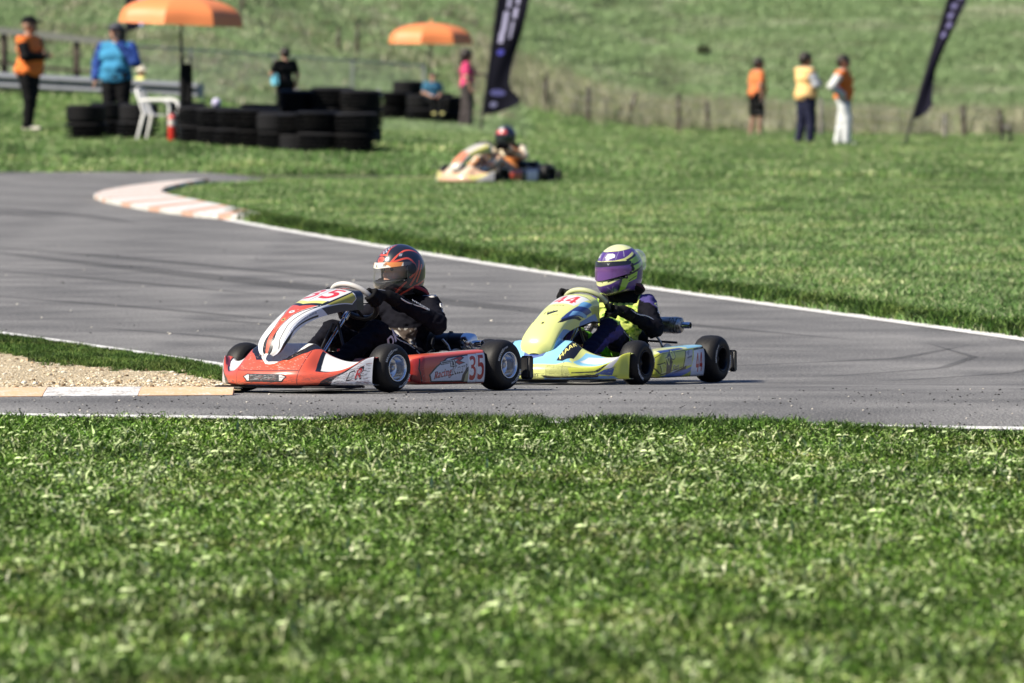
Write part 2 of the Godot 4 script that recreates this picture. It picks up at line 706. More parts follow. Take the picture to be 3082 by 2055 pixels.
func ground_rubber() -> StandardMaterial3D:
	# slick tread: scuffed, with a dusty bloom of rubber
	var m := mat(Color.WHITE, 0.55, 0.0, speckle(512, [[0.05, 3, 0.6], [0.4, 1, 0.4]], [Color(0.006, 0.006, 0.006), Color(0.012, 0.0115, 0.0115), Color(0.03, 0.028, 0.026)], 1.8, 61))
	m.metallic_specular = 0.35
	m.uv1_scale = Vector3(4, 1, 1)
	return m


func cloth(c: Color) -> StandardMaterial3D:
	var m := mat(c, 0.85)
	m.metallic_specular = 0.3
	return m


# ------------------------------------------------------------------ lie of the land
const NEAR_LAND := [[-60, 0.05], [0, 0.05], [25, 0.05], [34, 0.0], [39.4, -0.03], [41, 0.02], [42.2, 0.048], [44.6, 0.02], [47, -0.045], [49, -0.105], [53, -0.13], [60, -0.12], [90, -0.11], [110, -0.1], [116, -0.09]]
const LEFT_LAND := [[110, -0.1], [116, -0.09], [120, 0.02], [125, 0.2], [135, 0.26], [139, 0.42], [149, 0.76], [152, 0.8], [155.5, 0.35], [160, 0.02], [169, 0.2], [178, 0.9], [190, 2.3], [230, 7.2], [300, 15], [420, 26], [600, 32], [900, 32]]
const MID_LAND := [[110, -0.1], [116, -0.09], [120, 0.0], [125, 0.19], [135, 0.2], [150, 0.1], [160, 0.05], [170, 0.13], [185, 0.2], [195, 0.6], [205, 1.6], [230, 4.8], [300, 13.5], [420, 25], [600, 32], [900, 32]]
const RIGHT_LAND := [[110, -0.1], [116, -0.09], [125, -0.1], [140, -0.14], [161, -0.22], [180, -0.30], [193, -0.33], [202, -0.3], [208, 0.15], [220, 1.7], [235, 3.9], [300, 13], [420, 25], [600, 32], [900, 32]]


func along(table: Array, t: float) -> float:
	var n := table.size()
	if t <= table[0][0]: return table[0][1]
	if t >= table[n - 1][0]: return table[n - 1][1]
	var k := 0
	while table[k + 1][0] < t: k += 1
	var a = table[maxi(k - 1, 0)]
	var b = table[k]
	var c = table[k + 1]
	var e = table[mini(k + 2, n - 1)]
	var w: float = (t - b[0]) / (c[0] - b[0])
	var m0: float = 0.0 if k == 0 else (c[1] - a[1]) / (c[0] - a[0]) * (c[0] - b[0])
	var m1: float = 0.0 if k + 2 >= n else (e[1] - b[1]) / (e[0] - b[0]) * (c[0] - b[0])
	var w2 := w * w
	var w3 := w2 * w
	return (2 * w3 - 3 * w2 + 1) * b[1] + (w3 - 2 * w2 + w) * m0 + (3 * w2 - 2 * w3) * c[1] + (w3 - w2) * m1


func height_at(x: float, d: float) -> float:
	if d < 112.0: return along(NEAR_LAND, d)
	var r := x / d
	var l := along(LEFT_LAND, d)
	var m := along(MID_LAND, d)
	var h: float
	if r < -0.012: h = lerpf(m, l, smoothstep(-0.012, -0.045, r))
	else: h = lerpf(m, along(RIGHT_LAND, d), smoothstep(-0.012, 0.02, r))
	var rough := smoothstep(175.0, 215.0, d)
	if rough > 0.0: h += rough * (0.5 * plan_noise.get_noise_2d(x * 0.05, d * 0.03) + 0.12 * plan_noise.get_noise_2d(x * 0.3, d * 0.2))
	return h


func on_ground(x: float, d: float, lift := 0.0) -> Vector3:
	return Vector3(x, height_at(x, d) + lift, -d)


# the x of a thing that the photograph shows in column u, standing d metres away
func across(u: float, d: float) -> float:
	return (u - 1541.0) / FOCAL * d


func near_edge(x: float) -> float:
	return 41.5 - (x + 2.5) * 0.18


const INFIELD_EDGE := [[36, 8.4], [44, 6.4], [50, 4.95], [57, 3.42], [68.2, 1.11], [78.8, -0.79], [91, -2.77], [94, -3.1], [98, -3.62], [103, -4.25], [105.5, -4.4], [108, -4.33], [112, -4.05], [115.2, -3.3]]
const ISLAND_EDGE := [[-40, 140], [-9, 71], [-6, 64.2], [-3.42, 57], [-1.96, 52.3], [-1.77, 51.3], [-1.52, 48.8], [-1.42, 46.4]]


func island_near(x: float) -> float:
	return 43.75 + (x + 2.6) * 0.26 if x > -2.6 else 43.75 + (x + 2.6) * 0.1


func sheet(nu: int, nv: int, f: Callable, lift: float) -> ArrayMesh:   # f(u, v) gives (x, d)
	var mb := MB.new()
	mb.grid(nu, nv, func(u, w):
		var p: Vector2 = f.call(u, w)
		return on_ground(p.x, p.y, lift))
	return mb.mesh()


func build_setting() -> void:
	var rows := []
	var d := -60.0
	while d < 900.0:
		rows.append(d)
		if d < 30.0: d += 6.0
		elif d < 40.0: d += 2.0
		elif d < 56.0: d += 0.6
		elif d < 110.0: d += 3.0
		elif d < 250.0: d += 1.0
		else: d += 18.0
	var mb := MB.new()
	var cols := 72
	for dd in rows:
		var wide: float = 45.0 + 0.9 * absf(dd)
		for i in cols + 1:
			var t := 2.0 * i / cols - 1.0
			var x := signf(t) * pow(absf(t), 2.0) * wide
			mb.add(on_ground(x, dd, -0.03))
	for j in rows.size() - 1:
		for i in cols:
			var a := j * (cols + 1) + i
			mb.quad(a, a + cols + 1, a + cols + 2, a + 1)
	structure(mb.mesh(), "ground", M.soil, "grassy ground running from the track to the hillside", "ground")

	var track := structure(sheet(60, 130, func(u, w):
		var x = -17.0 + 33.0 * u
		return Vector2(x, lerpf(near_edge(x), lerpf(118.6, 115.0, smoothstep(-4.2, -2.9, x)), pow(w, 1.5))), 0.0), "track", M.asphalt, "grey asphalt kart track winding between grass verges", "track")

	structure(sheet(40, 120, func(u, w):
		var dd = 36.0 + 79.2 * w
		return Vector2(lerpf(along(INFIELD_EDGE, dd), 20.0, pow(u, 2.0)), dd), 0.02), "infield", M.soil, "grassed infield inside the bend of the track", "field")

	var island := structure(sheet(50, 24, func(u, w):
		var x = -9.0 + 7.58 * u
		return Vector2(x, lerpf(island_near(x) + 0.5, maxf(along(ISLAND_EDGE, x), island_near(x) + 0.6), w)), 0.016), "sand_patch", M.sand, "pale sandy patch behind the low orange and white kerb", "sand")

	# painted edge lines, 4 mm above the asphalt
	var line := ribbon(func(t):
		var x = -8.0 + 16.0 * t
		return Vector2(x, near_edge(x) + 0.12), 60, 0.16, 0.004)
	put(line, "edge_line", M.white_line, track)
	line = ribbon(func(t):
		var dd = 38.0 + 54.0 * t
		return Vector2(along(INFIELD_EDGE, dd) - 0.12, dd), 90, 0.23, 0.005)
	put(line, "edge_line", M.white_line, track)
	line = ribbon(func(t):
		var x = -9.0 + 7.5 * t
		return Vector2(x + 0.06, along(ISLAND_EDGE, x) + 0.2), 60, 0.2, 0.004)
	put(line, "edge_line", M.white_line, track)

	# rubber laid down by sliding karts: [points as (x, d)], width
	for s in [
		[[Vector2(-7.5, 101), Vector2(-5.8, 97.5), Vector2(-4.6, 93.5), Vector2(-3.9, 90)], 0.35],
		[[Vector2(-7.5, 99.4), Vector2(-5.9, 96), Vector2(-4.9, 92.6)], 0.3],
		[[Vector2(-6.0, 83), Vector2(-4.0, 78), Vector2(-2.0, 72), Vector2(0.2, 65)], 0.22],
		[[Vector2(-5.0, 74), Vector2(-3.4, 70), Vector2(-1.6, 65)], 0.2],
		[[Vector2(-4.2, 66), Vector2(-2.6, 62.5), Vector2(-1.2, 59)], 0.18],
		[[Vector2(-3.0, 58.8), Vector2(-2.0, 57), Vector2(-1.1, 54.6)], 0.15],
		[[Vector2(0.6, 49.4), Vector2(1.9, 50.2), Vector2(2.6, 51.6), Vector2(2.9, 53.5), Vector2(2.7, 56)], 0.07],
		[[Vector2(0.9, 48.6), Vector2(2.2, 49.3), Vector2(3.0, 50.8), Vector2(3.4, 53)], 0.07],
		[[Vector2(-0.2, 51.5), Vector2(1.2, 51.8), Vector2(2.4, 53.2), Vector2(3.0, 55.6)], 0.10],
		[[Vector2(-2.6, 61), Vector2(-0.8, 57.6), Vector2(0.9, 55.2), Vector2(2.4, 54)], 0.25],
		[[Vector2(-5.2, 80), Vector2(-2.6, 71), Vector2(0.0, 62.5), Vector2(2.4, 56)], 0.5]]:
		var pts: Array = s[0]
		var curve := Curve2D.new()
		for k in pts.size():
			var tang: Vector2 = (pts[mini(k + 1, pts.size() - 1)] - pts[maxi(k - 1, 0)]) / 6.0
			curve.add_point(pts[k], -tang, tang)
		var long := curve.get_baked_length()
		put(ribbon(func(t): return curve.sample_baked(t * long), 30, s[1], 0.003, true), "skid_mark", M.skid, track)


func ribbon(f: Callable, n: int, wide: float, lift: float, taper := false) -> ArrayMesh:
	var mb := MB.new()
	for k in n + 1:
		var t := float(k) / n
		var p: Vector2 = f.call(t)
		var dir: Vector2 = (f.call(minf(t + 0.01, 1.0)) - f.call(maxf(t - 0.01, 0.0))).normalized()
		var side := Vector2(-dir.y, dir.x) * wide / 2.0 * (sin(PI * t) if taper else 1.0)
		mb.add(on_ground(p.x + side.x, p.y + side.y, lift))
		mb.add(on_ground(p.x - side.x, p.y - side.y, lift))
		if k:
			var a := k * 2 - 2
			mb.quad(a, a + 1, a + 3, a + 2)
	return mb.mesh()


func walk(pts: Array, t: float) -> Vector2:
	var s := clampf(t, 0.0, 0.99999) * (pts.size() - 1)
	var k := int(s)
	var p: Vector2 = pts[k]
	return p.lerp(pts[k + 1], s - k)


func kerb_block(outer: Callable, inner: Callable, t0: float, t1: float, rise: float) -> ArrayMesh:
	var mb := MB.new()
	mb.shell(6, 5, func(u, w):
		var t := lerpf(t0, t1, u)
		var p: Vector2 = outer.call(t).lerp(inner.call(t), w)
		return on_ground(p.x, p.y, 0.004 + rise * pow(w, 0.8)), -0.05)
	return mb.mesh()


func build_track_side() -> void:
	var far_kerb := thing("kerb", "curved kerb of faded white and orange blocks round the far corner", "kerb")
	far_kerb.set_meta("kind", "structure")
	var outer := [Vector2(-2.72, 91), Vector2(-3.44, 93), Vector2(-4.17, 96.6), Vector2(-4.82, 100.9), Vector2(-5.07, 103.5), Vector2(-5.08, 106.3), Vector2(-4.88, 109.3), Vector2(-4.49, 113.0)]
	var inner := [Vector2(-2.68, 91.4), Vector2(-3.1, 94.6), Vector2(-3.62, 98.4), Vector2(-4.05, 101.5), Vector2(-4.28, 103.8), Vector2(-4.32, 106.6), Vector2(-4.2, 109.6), Vector2(-3.98, 112.4)]
	var n := 22
	for k in n:
		var width := 0.66 if k % 2 == 0 else 0.34
		var t0 := (k / 2 + (0.0 if k % 2 == 0 else 0.66)) * 2.0 / n
		put(kerb_block(func(t): return walk(outer, t), func(t): return walk(inner, t), t0, t0 + width * 2.0 / n - 0.0006, 0.035), "kerb_block", M.kerb_white if k % 2 == 0 else M.kerb_faded, far_kerb)
	var near_kerb := thing("kerb", "straight low kerb of orange and white blocks before the sandy patch", "kerb")
	near_kerb.set_meta("kind", "structure")
	var edges := [-6.31, -5.82, -5.33, -4.85, -4.36, -3.87, -3.38, -2.90, -2.41, -1.925, -1.44]
	for k in edges.size() - 1:
		var x0: float = edges[k]
		var x1: float = edges[k + 1] - 0.004
		var deep := 0.5 if k < 9 else 0.42
		put(kerb_block(func(t): return Vector2(t, island_near(t)), func(t): return Vector2(t, island_near(t) + deep * (1.0 if t < -1.7 else lerpf(1.0, 0.5, (t + 1.7) / 0.26))), x0, x1, 0.034), "kerb_block", M.kerb_white if k % 2 == 0 else M.kerb_orange, near_kerb)

	# loose stones and rubber crumbs
	var stone := MB.new()
	stone.ball(Vector3.ZERO, Vector3(1, 0.6, 0.8), 7, 5)
	for k in stone.v.size():
		stone.v[k] *= 1.0 + 0.35 * fold_noise.get_noise_3dv(stone.v[k] * 1.7)
	var stones := stone.mesh()
	var where := []
	var tints := []
	for k in 900:   # near strip of the track
		var x := rng.randf_range(-4.0, 4.0)
		var dd := near_edge(x) + 0.3 + pow(rng.randf(), 1.8) * 5.0
		if x < -1.3 and dd > island_near(x) - 0.1: continue
		where.append(place(x, dd, rng.randf_range(0.002, 0.008), 0.0))
		tints.append(Color(0.03, 0.03, 0.03) if rng.randf() < 0.8 else Color(0.5, 0.46, 0.4))
	for k in 150:   # pale stones thrown onto the track by the island
		var x := rng.randf_range(-4.4, 0.6)
		var dd := 50.0 + pow(rng.randf(), 1.5) * 32.0
		if dd < along(ISLAND_EDGE, x) + 0.3: continue
		where.append(place(x, dd, rng.randf_range(0.004, 0.013), 0.0))
		tints.append(Color(0.62, 0.58, 0.5) if rng.randf() < 0.7 else Color(0.05, 0.05, 0.05))
	tag(scatter("track_gravel", stones, M.pebble, where, tints), "scattered pebbles and rubber crumbs on the asphalt", "gravel", "", "stuff")
	where = []
	tints = []
	for k in 9000:   # coarse grit of the sandy patch
		var x := rng.randf_range(-4.6, -1.45)
		var near := island_near(x) + 0.5
		var far := maxf(along(ISLAND_EDGE, x), near + 0.3)
		var dd := lerpf(near, far, rng.randf() * 0.8)
		where.append(place(x, dd, rng.randf_range(0.002, 0.0085) * (2.2 if rng.randf() < 0.06 else 1.0), 0.014))
		tints.append([Color(0.6, 0.5, 0.34), Color(0.42, 0.31, 0.18), Color(0.7, 0.64, 0.5), Color(0.16, 0.11, 0.06)][rng.randi() % 4])
	tag(scatter("sand_grit", stones, M.pebble, where, tints), "coarse grit and clods lying on the sandy patch", "grit", "", "stuff")


func place(x: float, d: float, size: float, lift: float) -> Transform3D:
	var b := Basis(Vector3.UP, rng.randf() * TAU).scaled(Vector3(size, size * rng.randf_range(0.7, 1.2), size))
	return Transform3D(b, on_ground(x, d, lift + size * 0.3))


func scatter(called: String, mesh: Mesh, m: Material, where: Array, tints: Array, parent: Node = self) -> MultiMeshInstance3D:
	var mm := MultiMesh.new()
	mm.transform_format = MultiMesh.TRANSFORM_3D
	mm.use_colors = true
	mm.mesh = mesh
	mm.instance_count = where.size()
	for k in where.size():
		mm.set_instance_transform(k, where[k])
		mm.set_instance_color(k, tints[k])
	var o := MultiMeshInstance3D.new()
	o.multimesh = mm
	o.name = numbered(called) if parent == self else called
	o.material_override = m
	parent.add_child(o, true)
	return o


# ------------------------------------------------------------------ karts
const RED := Color(0.56, 0.085, 0.045)
const INK := Color(0.012, 0.012, 0.015)
const PAPER := Color(0.68, 0.68, 0.67)
const LEMON := Color(0.66, 0.70, 0.24)
const ACID := Color(0.50, 0.54, 0.07)
const SKYBLUE := Color(0.24, 0.52, 0.70)
const NAVY := Color(0.035, 0.06, 0.22)
const VIOLET := Color(0.085, 0.04, 0.21)


func spline(pts: Array, t: float) -> Vector2:
	var s := clampf(t, 0.0, 0.99999) * (pts.size() - 1)
	var k := int(s)
	var p: Vector2 = pts[k]
	return p.cubic_interpolate(pts[k + 1], pts[maxi(k - 1, 0)], pts[mini(k + 2, pts.size() - 1)], s - k)


func nose_point(u: float, w: float) -> Vector3:
	var s := 1.0 - 2.0 * u
	var a := absf(s)
	var front := along([[0, 1.37], [0.2, 1.367], [0.4, 1.345], [0.6, 1.29], [0.8, 1.21], [0.95, 1.125], [1, 1.09]], a)
	var ridge := along([[0, 0.118], [0.4, 0.116], [0.55, 0.108], [0.7, 0.108], [0.82, 0.128], [0.94, 0.172], [1, 0.182]], a)
	var top := along([[0, 0.258], [0.3, 0.258], [0.4, 0.245], [0.48, 0.216], [0.58, 0.188], [0.72, 0.165], [0.85, 0.165], [0.95, 0.184], [1, 0.186]], a)
	var back := along([[0, 1.13], [0.3, 1.15], [0.42, 1.165], [0.55, 1.15], [0.8, 1.09], [1, 1.03]], a)
	var t := 1.0 - w
	var x := along([[0, front - 0.06], [0.12, front - 0.008], [0.2, front], [0.45, front - 0.014], [0.7, lerpf(front - 0.014, back, 0.5)], [0.95, back], [1, back - 0.03]], t)
	var y := along([[0, 0.040], [0.12, 0.044], [0.2, 0.07], [0.45, ridge], [0.7, lerpf(ridge, top, lerpf(0.62, 0.26, smoothstep(0.42, 0.56, a)))], [0.95, top], [1, top - 0.012]], t)
	return Vector3(x, y, s * 0.5)


func fairing_point(u: float, w: float, line: Array, width: Array, skirt: Array, crown: float) -> Vector3:
	var s := 1.0 - 2.0 * u
	var a := absf(s)
	var t := 1.0 - w
	var c := spline(line, t)
	var dir := (spline(line, minf(t + 0.02, 1.0)) - spline(line, maxf(t - 0.02, 0.0))).normalized()
	var up := Vector2(dir.y, -dir.x)
	var hw := along(width, t)
	var q := minf(a / 0.62, 1.0)
	var z := hw * 0.95 * (q - 0.06 * q * q * q)
	var drop := crown * pow(q, 2.4)
	if a > 0.62:
		q = (a - 0.62) / 0.38
		z = hw * (0.893 + 0.107 * sin(minf(q * 2.2, 1.0) * PI / 2))
		drop = crown + along(skirt, t) * (q - 0.12 * sin(q * PI))
	var off := (-up * 0.55 + Vector2(0, -0.45)).normalized() * drop
	return Vector3(c.x + off.x, c.y + off.y, signf(s) * z)


func pod_point(u: float, w: float, side: float) -> Vector3:
	var k := 1.0 if u > 0.15 else sqrt(maxf(0.0, 1.0 - pow(1.0 - u / 0.15, 2.0)))
	var x := lerpf(0.755, 0.135, u)
	var top := lerpf(0.115, lerpf(0.19, 0.218, u), 0.35 + 0.65 * k)
	var low := lerpf(0.09, 0.038, 0.35 + 0.65 * k)
	var out := 0.36 + 0.155 * (0.25 + 0.75 * k)
	var y := along([[0, top - 0.004], [0.16, top], [0.25, top - 0.014], [0.6, lerpf(top, low, 0.5)], [0.88, low + 0.012], [0.94, low], [1, low]], w)
	var z := along([[0, 0.355], [0.16, out - 0.03], [0.25, out - 0.003], [0.6, out + 0.006], [0.88, out - 0.002], [0.94, out - 0.02], [1, 0.38]], w)
	return Vector3(x, y, z * side)


func tyre_mesh(r: float, wide: float) -> ArrayMesh:
	var h := wide / 2.0
	var half := [Vector2(0.0655, -h + 0.016), Vector2(0.070, -h + 0.006), Vector2(0.078, -h + 0.001), Vector2(0.094, -h), Vector2(r - 0.026, -h + 0.004), Vector2(r - 0.014, -h + 0.013), Vector2(r - 0.006, -h + 0.026), Vector2(r - 0.002, -h + 0.042), Vector2(r, 0)]
	var profile := half.duplicate()
	for k in range(half.size() - 2, -1, -1): profile.append(Vector2(half[k].x, -half[k].y))
	var mb := MB.new()
	mb.lathe(profile, Vector3.ZERO, Vector3.BACK, 56)
	return mb.mesh(true)


func rim_mesh(wide: float) -> ArrayMesh:
	var h := wide / 2.0
	var mb := MB.new()
	mb.lathe([Vector2(0.066, -h + 0.014), Vector2(0.0715, -h + 0.004), Vector2(0.069, -h + 0.000), Vector2(0.064, -h + 0.003), Vector2(0.061, -h + 0.012), Vector2(0.0575, -h + 0.03), Vector2(0.056, -h + 0.055), Vector2(0.052, -h + 0.062), Vector2(0.03, -h + 0.064), Vector2(0.0, -h + 0.064)], Vector3.ZERO, Vector3.BACK, 44)
	mb.lathe([Vector2(0.062, h - 0.01), Vector2(0.07, h - 0.003), Vector2(0.06, -h + 0.05)], Vector3.ZERO, Vector3.BACK, 32)
	return mb.mesh(true)


func hub_mesh(wide: float) -> ArrayMesh:
	var h := wide / 2.0
	var mb := MB.new()
	mb.lathe([Vector2(0.0, -h + 0.03), Vector2(0.012, -h + 0.03), Vector2(0.014, -h + 0.034), Vector2(0.016, -h + 0.05), Vector2(0.024, -h + 0.052), Vector2(0.025, -h + 0.064)], Vector3.ZERO, Vector3.BACK, 20)
	for k in 3:
		var a := TAU * k / 3 + 0.4
		mb.lathe([Vector2(0.0, -h + 0.048), Vector2(0.0055, -h + 0.048), Vector2(0.0065, -h + 0.052), Vector2(0.0065, -h + 0.064)], Vector3(cos(a) * 0.037, sin(a) * 0.037, 0), Vector3.BACK, 8)
	return mb.mesh()


func wheel(kart: Node3D, at: Vector3, r: float, wide: float, steer: float, right: bool, rim: Material, roll: float) -> void:
	var w := Node3D.new()
	w.name = "wheel"
	kart.add_child(w, true)
	w.position = at
	w.rotation.y = steer + (PI if right else 0.0)
	put(tyre_mesh(r, wide), "tyre", M.slick, w)
	put(rim_mesh(wide), "rim", rim, w)
	put(hub_mesh(wide), "hub", M.steel if rim == M.alloy else rim, w)
	for k in 2:
		for part in [["MAXXIS", 0.074, 0.0155, 0.0], ["SPORT", 0.036, 0.009, 0.60]]:
			var turn: float = roll + PI * k + part[3]
			var o := put(lettering(part[0], part[1], part[2], func(x, y):
				var rr: float = 0.0975 + y
				var a: float = turn + x / 0.0975
				return Vector3(-sin(a) * rr, cos(a) * rr, -wide / 2.0 - 0.0012)), "lettering", M.lettering, w)
			o.set_meta("label", "white raised lettering on the tyre wall")


func ring(mid: Vector3, x: Vector3, y: Vector3, r: float, a0: float, a1: float, n: int) -> Array:
	var out := []
	for k in n + 1:
		var a := lerpf(a0, a1, float(k) / n)
		out.append(mid + (x * cos(a) + y * sin(a)) * r)
	return out


const WHEEL_MID := Vector3(0.60, 0.475, 0.0)
const WHEEL_UP := Vector3(0.72, 0.694, 0.0)       # in the plane of the steering wheel
const WHEEL_AXIS := Vector3(-0.694, 0.72, 0.0)    # towards the driver


func make_kart(c: Dictionary) -> Node3D:
	var kart := thing("racing_kart", c.label, "kart", on_ground(c.x, c.d), 0.0, "")
	kart.basis = kart_basis(c)
	var hub_at: Vector3 = WHEEL_MID - Vector3(0, c.get("drop", 0.0), 0)
	var rf := 0.129
	var rr := 0.136
	for s in [-1, 1]:
		wheel(kart, Vector3(0.92, rf, s * c.front), rf, 0.125, c.steer, s > 0, c.rim, c.roll[0])
	for s in [-1, 1]:
		wheel(kart, Vector3(0, rr, s * 0.5), rr, 0.15, 0.0, s > 0, c.rim, c.roll[1])
	# bodywork
	var mb := MB.new()
	mb.shell(72, 34, nose_point, 0.004)
	put(mb.mesh(), "nose_fairing", c.nose, kart)
	mb = MB.new()
	mb.shell(40, 34, func(u, w): return fairing_point(u, w, c.line, c.width, c.skirt, c.crown), 0.004)
	put(mb.mesh(), "number_panel", c.panel, kart)
	for s in [-1, 1]:
		mb = MB.new()
		mb.shell(30, 22, func(u, w): return pod_point(u, w, s), -0.004 * s)
		if s > 0:
			for k in mb.uv.size(): mb.uv[k].x = 1.0 - mb.uv[k].x
		put(mb.mesh(), "side_pod", c.pod, kart)
	# chassis tubes
	mb = MB.new()
	for s in [-1, 1]:
		mb.tube([Vector3(-0.13, 0.10, s * 0.20), Vector3(0.0, 0.085, s * 0.24), Vector3(0.3, 0.062, s * 0.25), Vector3(0.62, 0.062, s * 0.24), Vector3(0.86, 0.062, s * 0.17), Vector3(1.15, 0.062, s * 0.14), Vector3(1.22, 0.062, s * 0.06)], 0.013, 10)
		mb.tube([Vector3(0.88, 0.08, s * 0.17), Vector3(0.92, 0.12, s * 0.30), Vector3(0.92, 0.128, s * (c.front - 0.07))], 0.014, 10)
		mb.tube([Vector3(0.66, 0.07, s * 0.24), Vector3(0.66, 0.10, s * 0.40), Vector3(0.5, 0.11, s * 0.44), Vector3(0.24, 0.11, s * 0.44), Vector3(0.2, 0.09, s * 0.25)], 0.009, 8)
	mb.tube([Vector3(1.22, 0.062, -0.06), Vector3(1.22, 0.062, 0.06)], 0.013, 10)
	mb.tube([Vector3(0.62, 0.062, -0.24), Vector3(0.62, 0.062, 0.24)], 0.013, 10)
	mb.tube([Vector3(1.16, 0.10, -0.3), Vector3(1.24, 0.11, -0.2), Vector3(1.28, 0.11, 0), Vector3(1.24, 0.11, 0.2), Vector3(1.16, 0.10, 0.3)], 0.008, 8)
	put(mb.mesh(), "chassis_frame", c.frame, kart)
	mb = MB.new()
	mb.box(Vector3(0.86, 0.044, 0), Vector3(0.62, 0.006, 0.40), Basis(), 0.002)
	mb.box(Vector3(1.15, 0.030, 0), Vector3(0.34, 0.012, 0.74), Basis(), 0.004)
	put(mb.mesh(), "floor_tray", M.black_plastic, kart)
	mb = MB.new()
	mb.tube([Vector3(0, 0.136, -0.54), Vector3(0, 0.136, 0.54)], 0.016, 14)
	put(mb.mesh(), "rear_axle", M.steel, kart)
	mb = MB.new()
	mb.lathe([Vector2(0.02, -0.004), Vector2(0.085, -0.004), Vector2(0.085, 0.004), Vector2(0.02, 0.004)], Vector3(0, 0.136, -0.22), Vector3.BACK, 28)
	put(mb.mesh(), "brake_disc", M.steel, kart)
	mb = MB.new()
	mb.lathe([Vector2(0.02, -0.003), Vector2(0.075, -0.003), Vector2(0.075, 0.003), Vector2(0.02, 0.003)], Vector3(0, 0.136, 0.28), Vector3.BACK, 36)
	put(mb.mesh(), "sprocket", M.steel, kart)
	# steering
	mb = MB.new()
	mb.tube([Vector3(0.99, 0.075, 0.0), hub_at - WHEEL_AXIS * 0.03], 0.0105, 12)
	mb.tube([hub_at - WHEEL_AXIS * 0.13, hub_at - WHEEL_AXIS * 0.06], 0.017, 12)
	mb.tube([Vector3(0.97, 0.09, -0.02), Vector3(0.93, 0.12, -0.3)], 0.006, 8)
	mb.tube([Vector3(0.97, 0.09, 0.02), Vector3(0.93, 0.12, 0.3)], 0.006, 8)
	put(mb.mesh(), "steering_column", M.chrome, kart)
	for s in [-1, 1]:
		mb = MB.new()
		mb.tube([Vector3(0.80, 0.062, s * 0.16), Vector3(0.78, 0.26, s * 0.06), Vector3(0.76, 0.36, s * 0.015)], 0.008, 8)
		put(mb.mesh(), "column_support", M.frame_paint, kart)
	var sw := Node3D.new()
	sw.name = "steering_wheel"
	kart.add_child(sw, true)
	var side := Vector3(0, 0, -1).rotated(WHEEL_AXIS, c.turn)
	var up := WHEEL_UP.rotated(WHEEL_AXIS, c.turn)
	mb = MB.new()
	mb.tube(ring(hub_at, side, up, 0.132, 0.35, PI - 0.35, 26), 0.0145, 12)
	put(mb.mesh(), "grip", c.grip, sw)
	mb = MB.new()
	mb.tube(ring(hub_at, side, up, 0.130, PI - 0.35, TAU + 0.35, 26), 0.0150, 12)
	put(mb.mesh(), "rim", M.black_plastic, sw)
	mb = MB.new()
	mb.lathe([Vector2(0.0, 0.012), Vector2(0.045, 0.012), Vector2(0.05, 0.006), Vector2(0.05, -0.008), Vector2(0, -0.008)], hub_at - WHEEL_AXIS * 0.02, WHEEL_AXIS, 20)
	for a in [0.0, PI, PI * 1.5]:
		var dir := side * cos(a) + up * sin(a)
		mb.bar(hub_at - WHEEL_AXIS * 0.018 + dir * 0.03, hub_at + dir * 0.125, 0.022, 0.006)
	put(mb.mesh(), "spokes", M.black_plastic, sw)
	mb = MB.new()   # lap timer
	mb.box(hub_at + WHEEL_UP * 0.02, Vector3(0.022, 0.05, 0.075), Basis(WHEEL_AXIS, WHEEL_UP, Vector3(0, 0, 1)), 0.006)
	put(mb.mesh(), "lap_timer", M.black_plastic, sw)
	# pedals, tank, seat
	for s in [-1, 1]:
		mb = MB.new()
		mb.tube([Vector3(1.12, 0.06, s * 0.11), Vector3(1.17, 0.13, s * 0.11), Vector3(1.14, 0.235, s * 0.11)], 0.008, 8)
		mb.tube([Vector3(1.14, 0.225, s * 0.075), Vector3(1.14, 0.225, s * 0.15)], 0.009, 8)
		put(mb.mesh(), "pedal", M.chrome, kart)
	mb = MB.new()
	mb.box(Vector3(0.70, 0.125, 0), Vector3(0.22, 0.15, 0.18), Basis(Vector3.BACK, 0.12), 0.022)
	var tank := put(mb.mesh(), "fuel_tank", M.tank, kart)
	mb = MB.new()
	mb.lathe([Vector2(0, 0.025), Vector2(0.022, 0.025), Vector2(0.024, 0.02), Vector2(0.024, 0)], Vector3(0.71, 0.20, 0.0), Vector3.UP, 16)
	put(mb.mesh(), "filler_cap", M.red_metal, tank)
	mb = MB.new()
	var seat_line := [Vector2(0.40, 0.085), Vector2(0.33, 0.055), Vector2(0.22, 0.045), Vector2(0.12, 0.065), Vector2(0.055, 0.13), Vector2(0.025, 0.23), Vector2(0.005, 0.34)]
	mb.shell(24, 24, func(u, w):
		var s: float = 2.0 * u - 1.0
		var p := spline(seat_line, w)
		var lift: float = pow(absf(s), 2.6)
		var high: float = lerpf(0.05, 0.17, smoothstep(0.0, 0.55, w)) * (1.0 - 0.5 * smoothstep(0.7, 1.0, w))
		var fwd: float = lerpf(0.0, 0.13, smoothstep(0.45, 0.9, w)) * (1.0 - 0.35 * smoothstep(0.85, 1.0, w))
		return Vector3(p.x + lift * fwd, p.y + lift * high * (1.0 - smoothstep(0.4, 0.95, w)), s * lerpf(0.145, 0.165, w)), 0.006)
	put(mb.mesh(), "seat", M.seat_shell, kart)
	for s in [-1, 1]:
		mb = MB.new()
		mb.tube([Vector3(0.0, 0.09, s * 0.24), Vector3(0.03, 0.24, s * 0.185), Vector3(0.06, 0.27, s * 0.172)], 0.007, 8)
		put(mb.mesh(), "seat_stay", M.steel, kart)
	# engine on the driver's right
	var engine := Node3D.new()
	engine.name = "engine"
	kart.add_child(engine, true)
	mb = MB.new()
	mb.box(Vector3(0.13, 0.17, 0.30), Vector3(0.19, 0.13, 0.13), Basis(), 0.02)
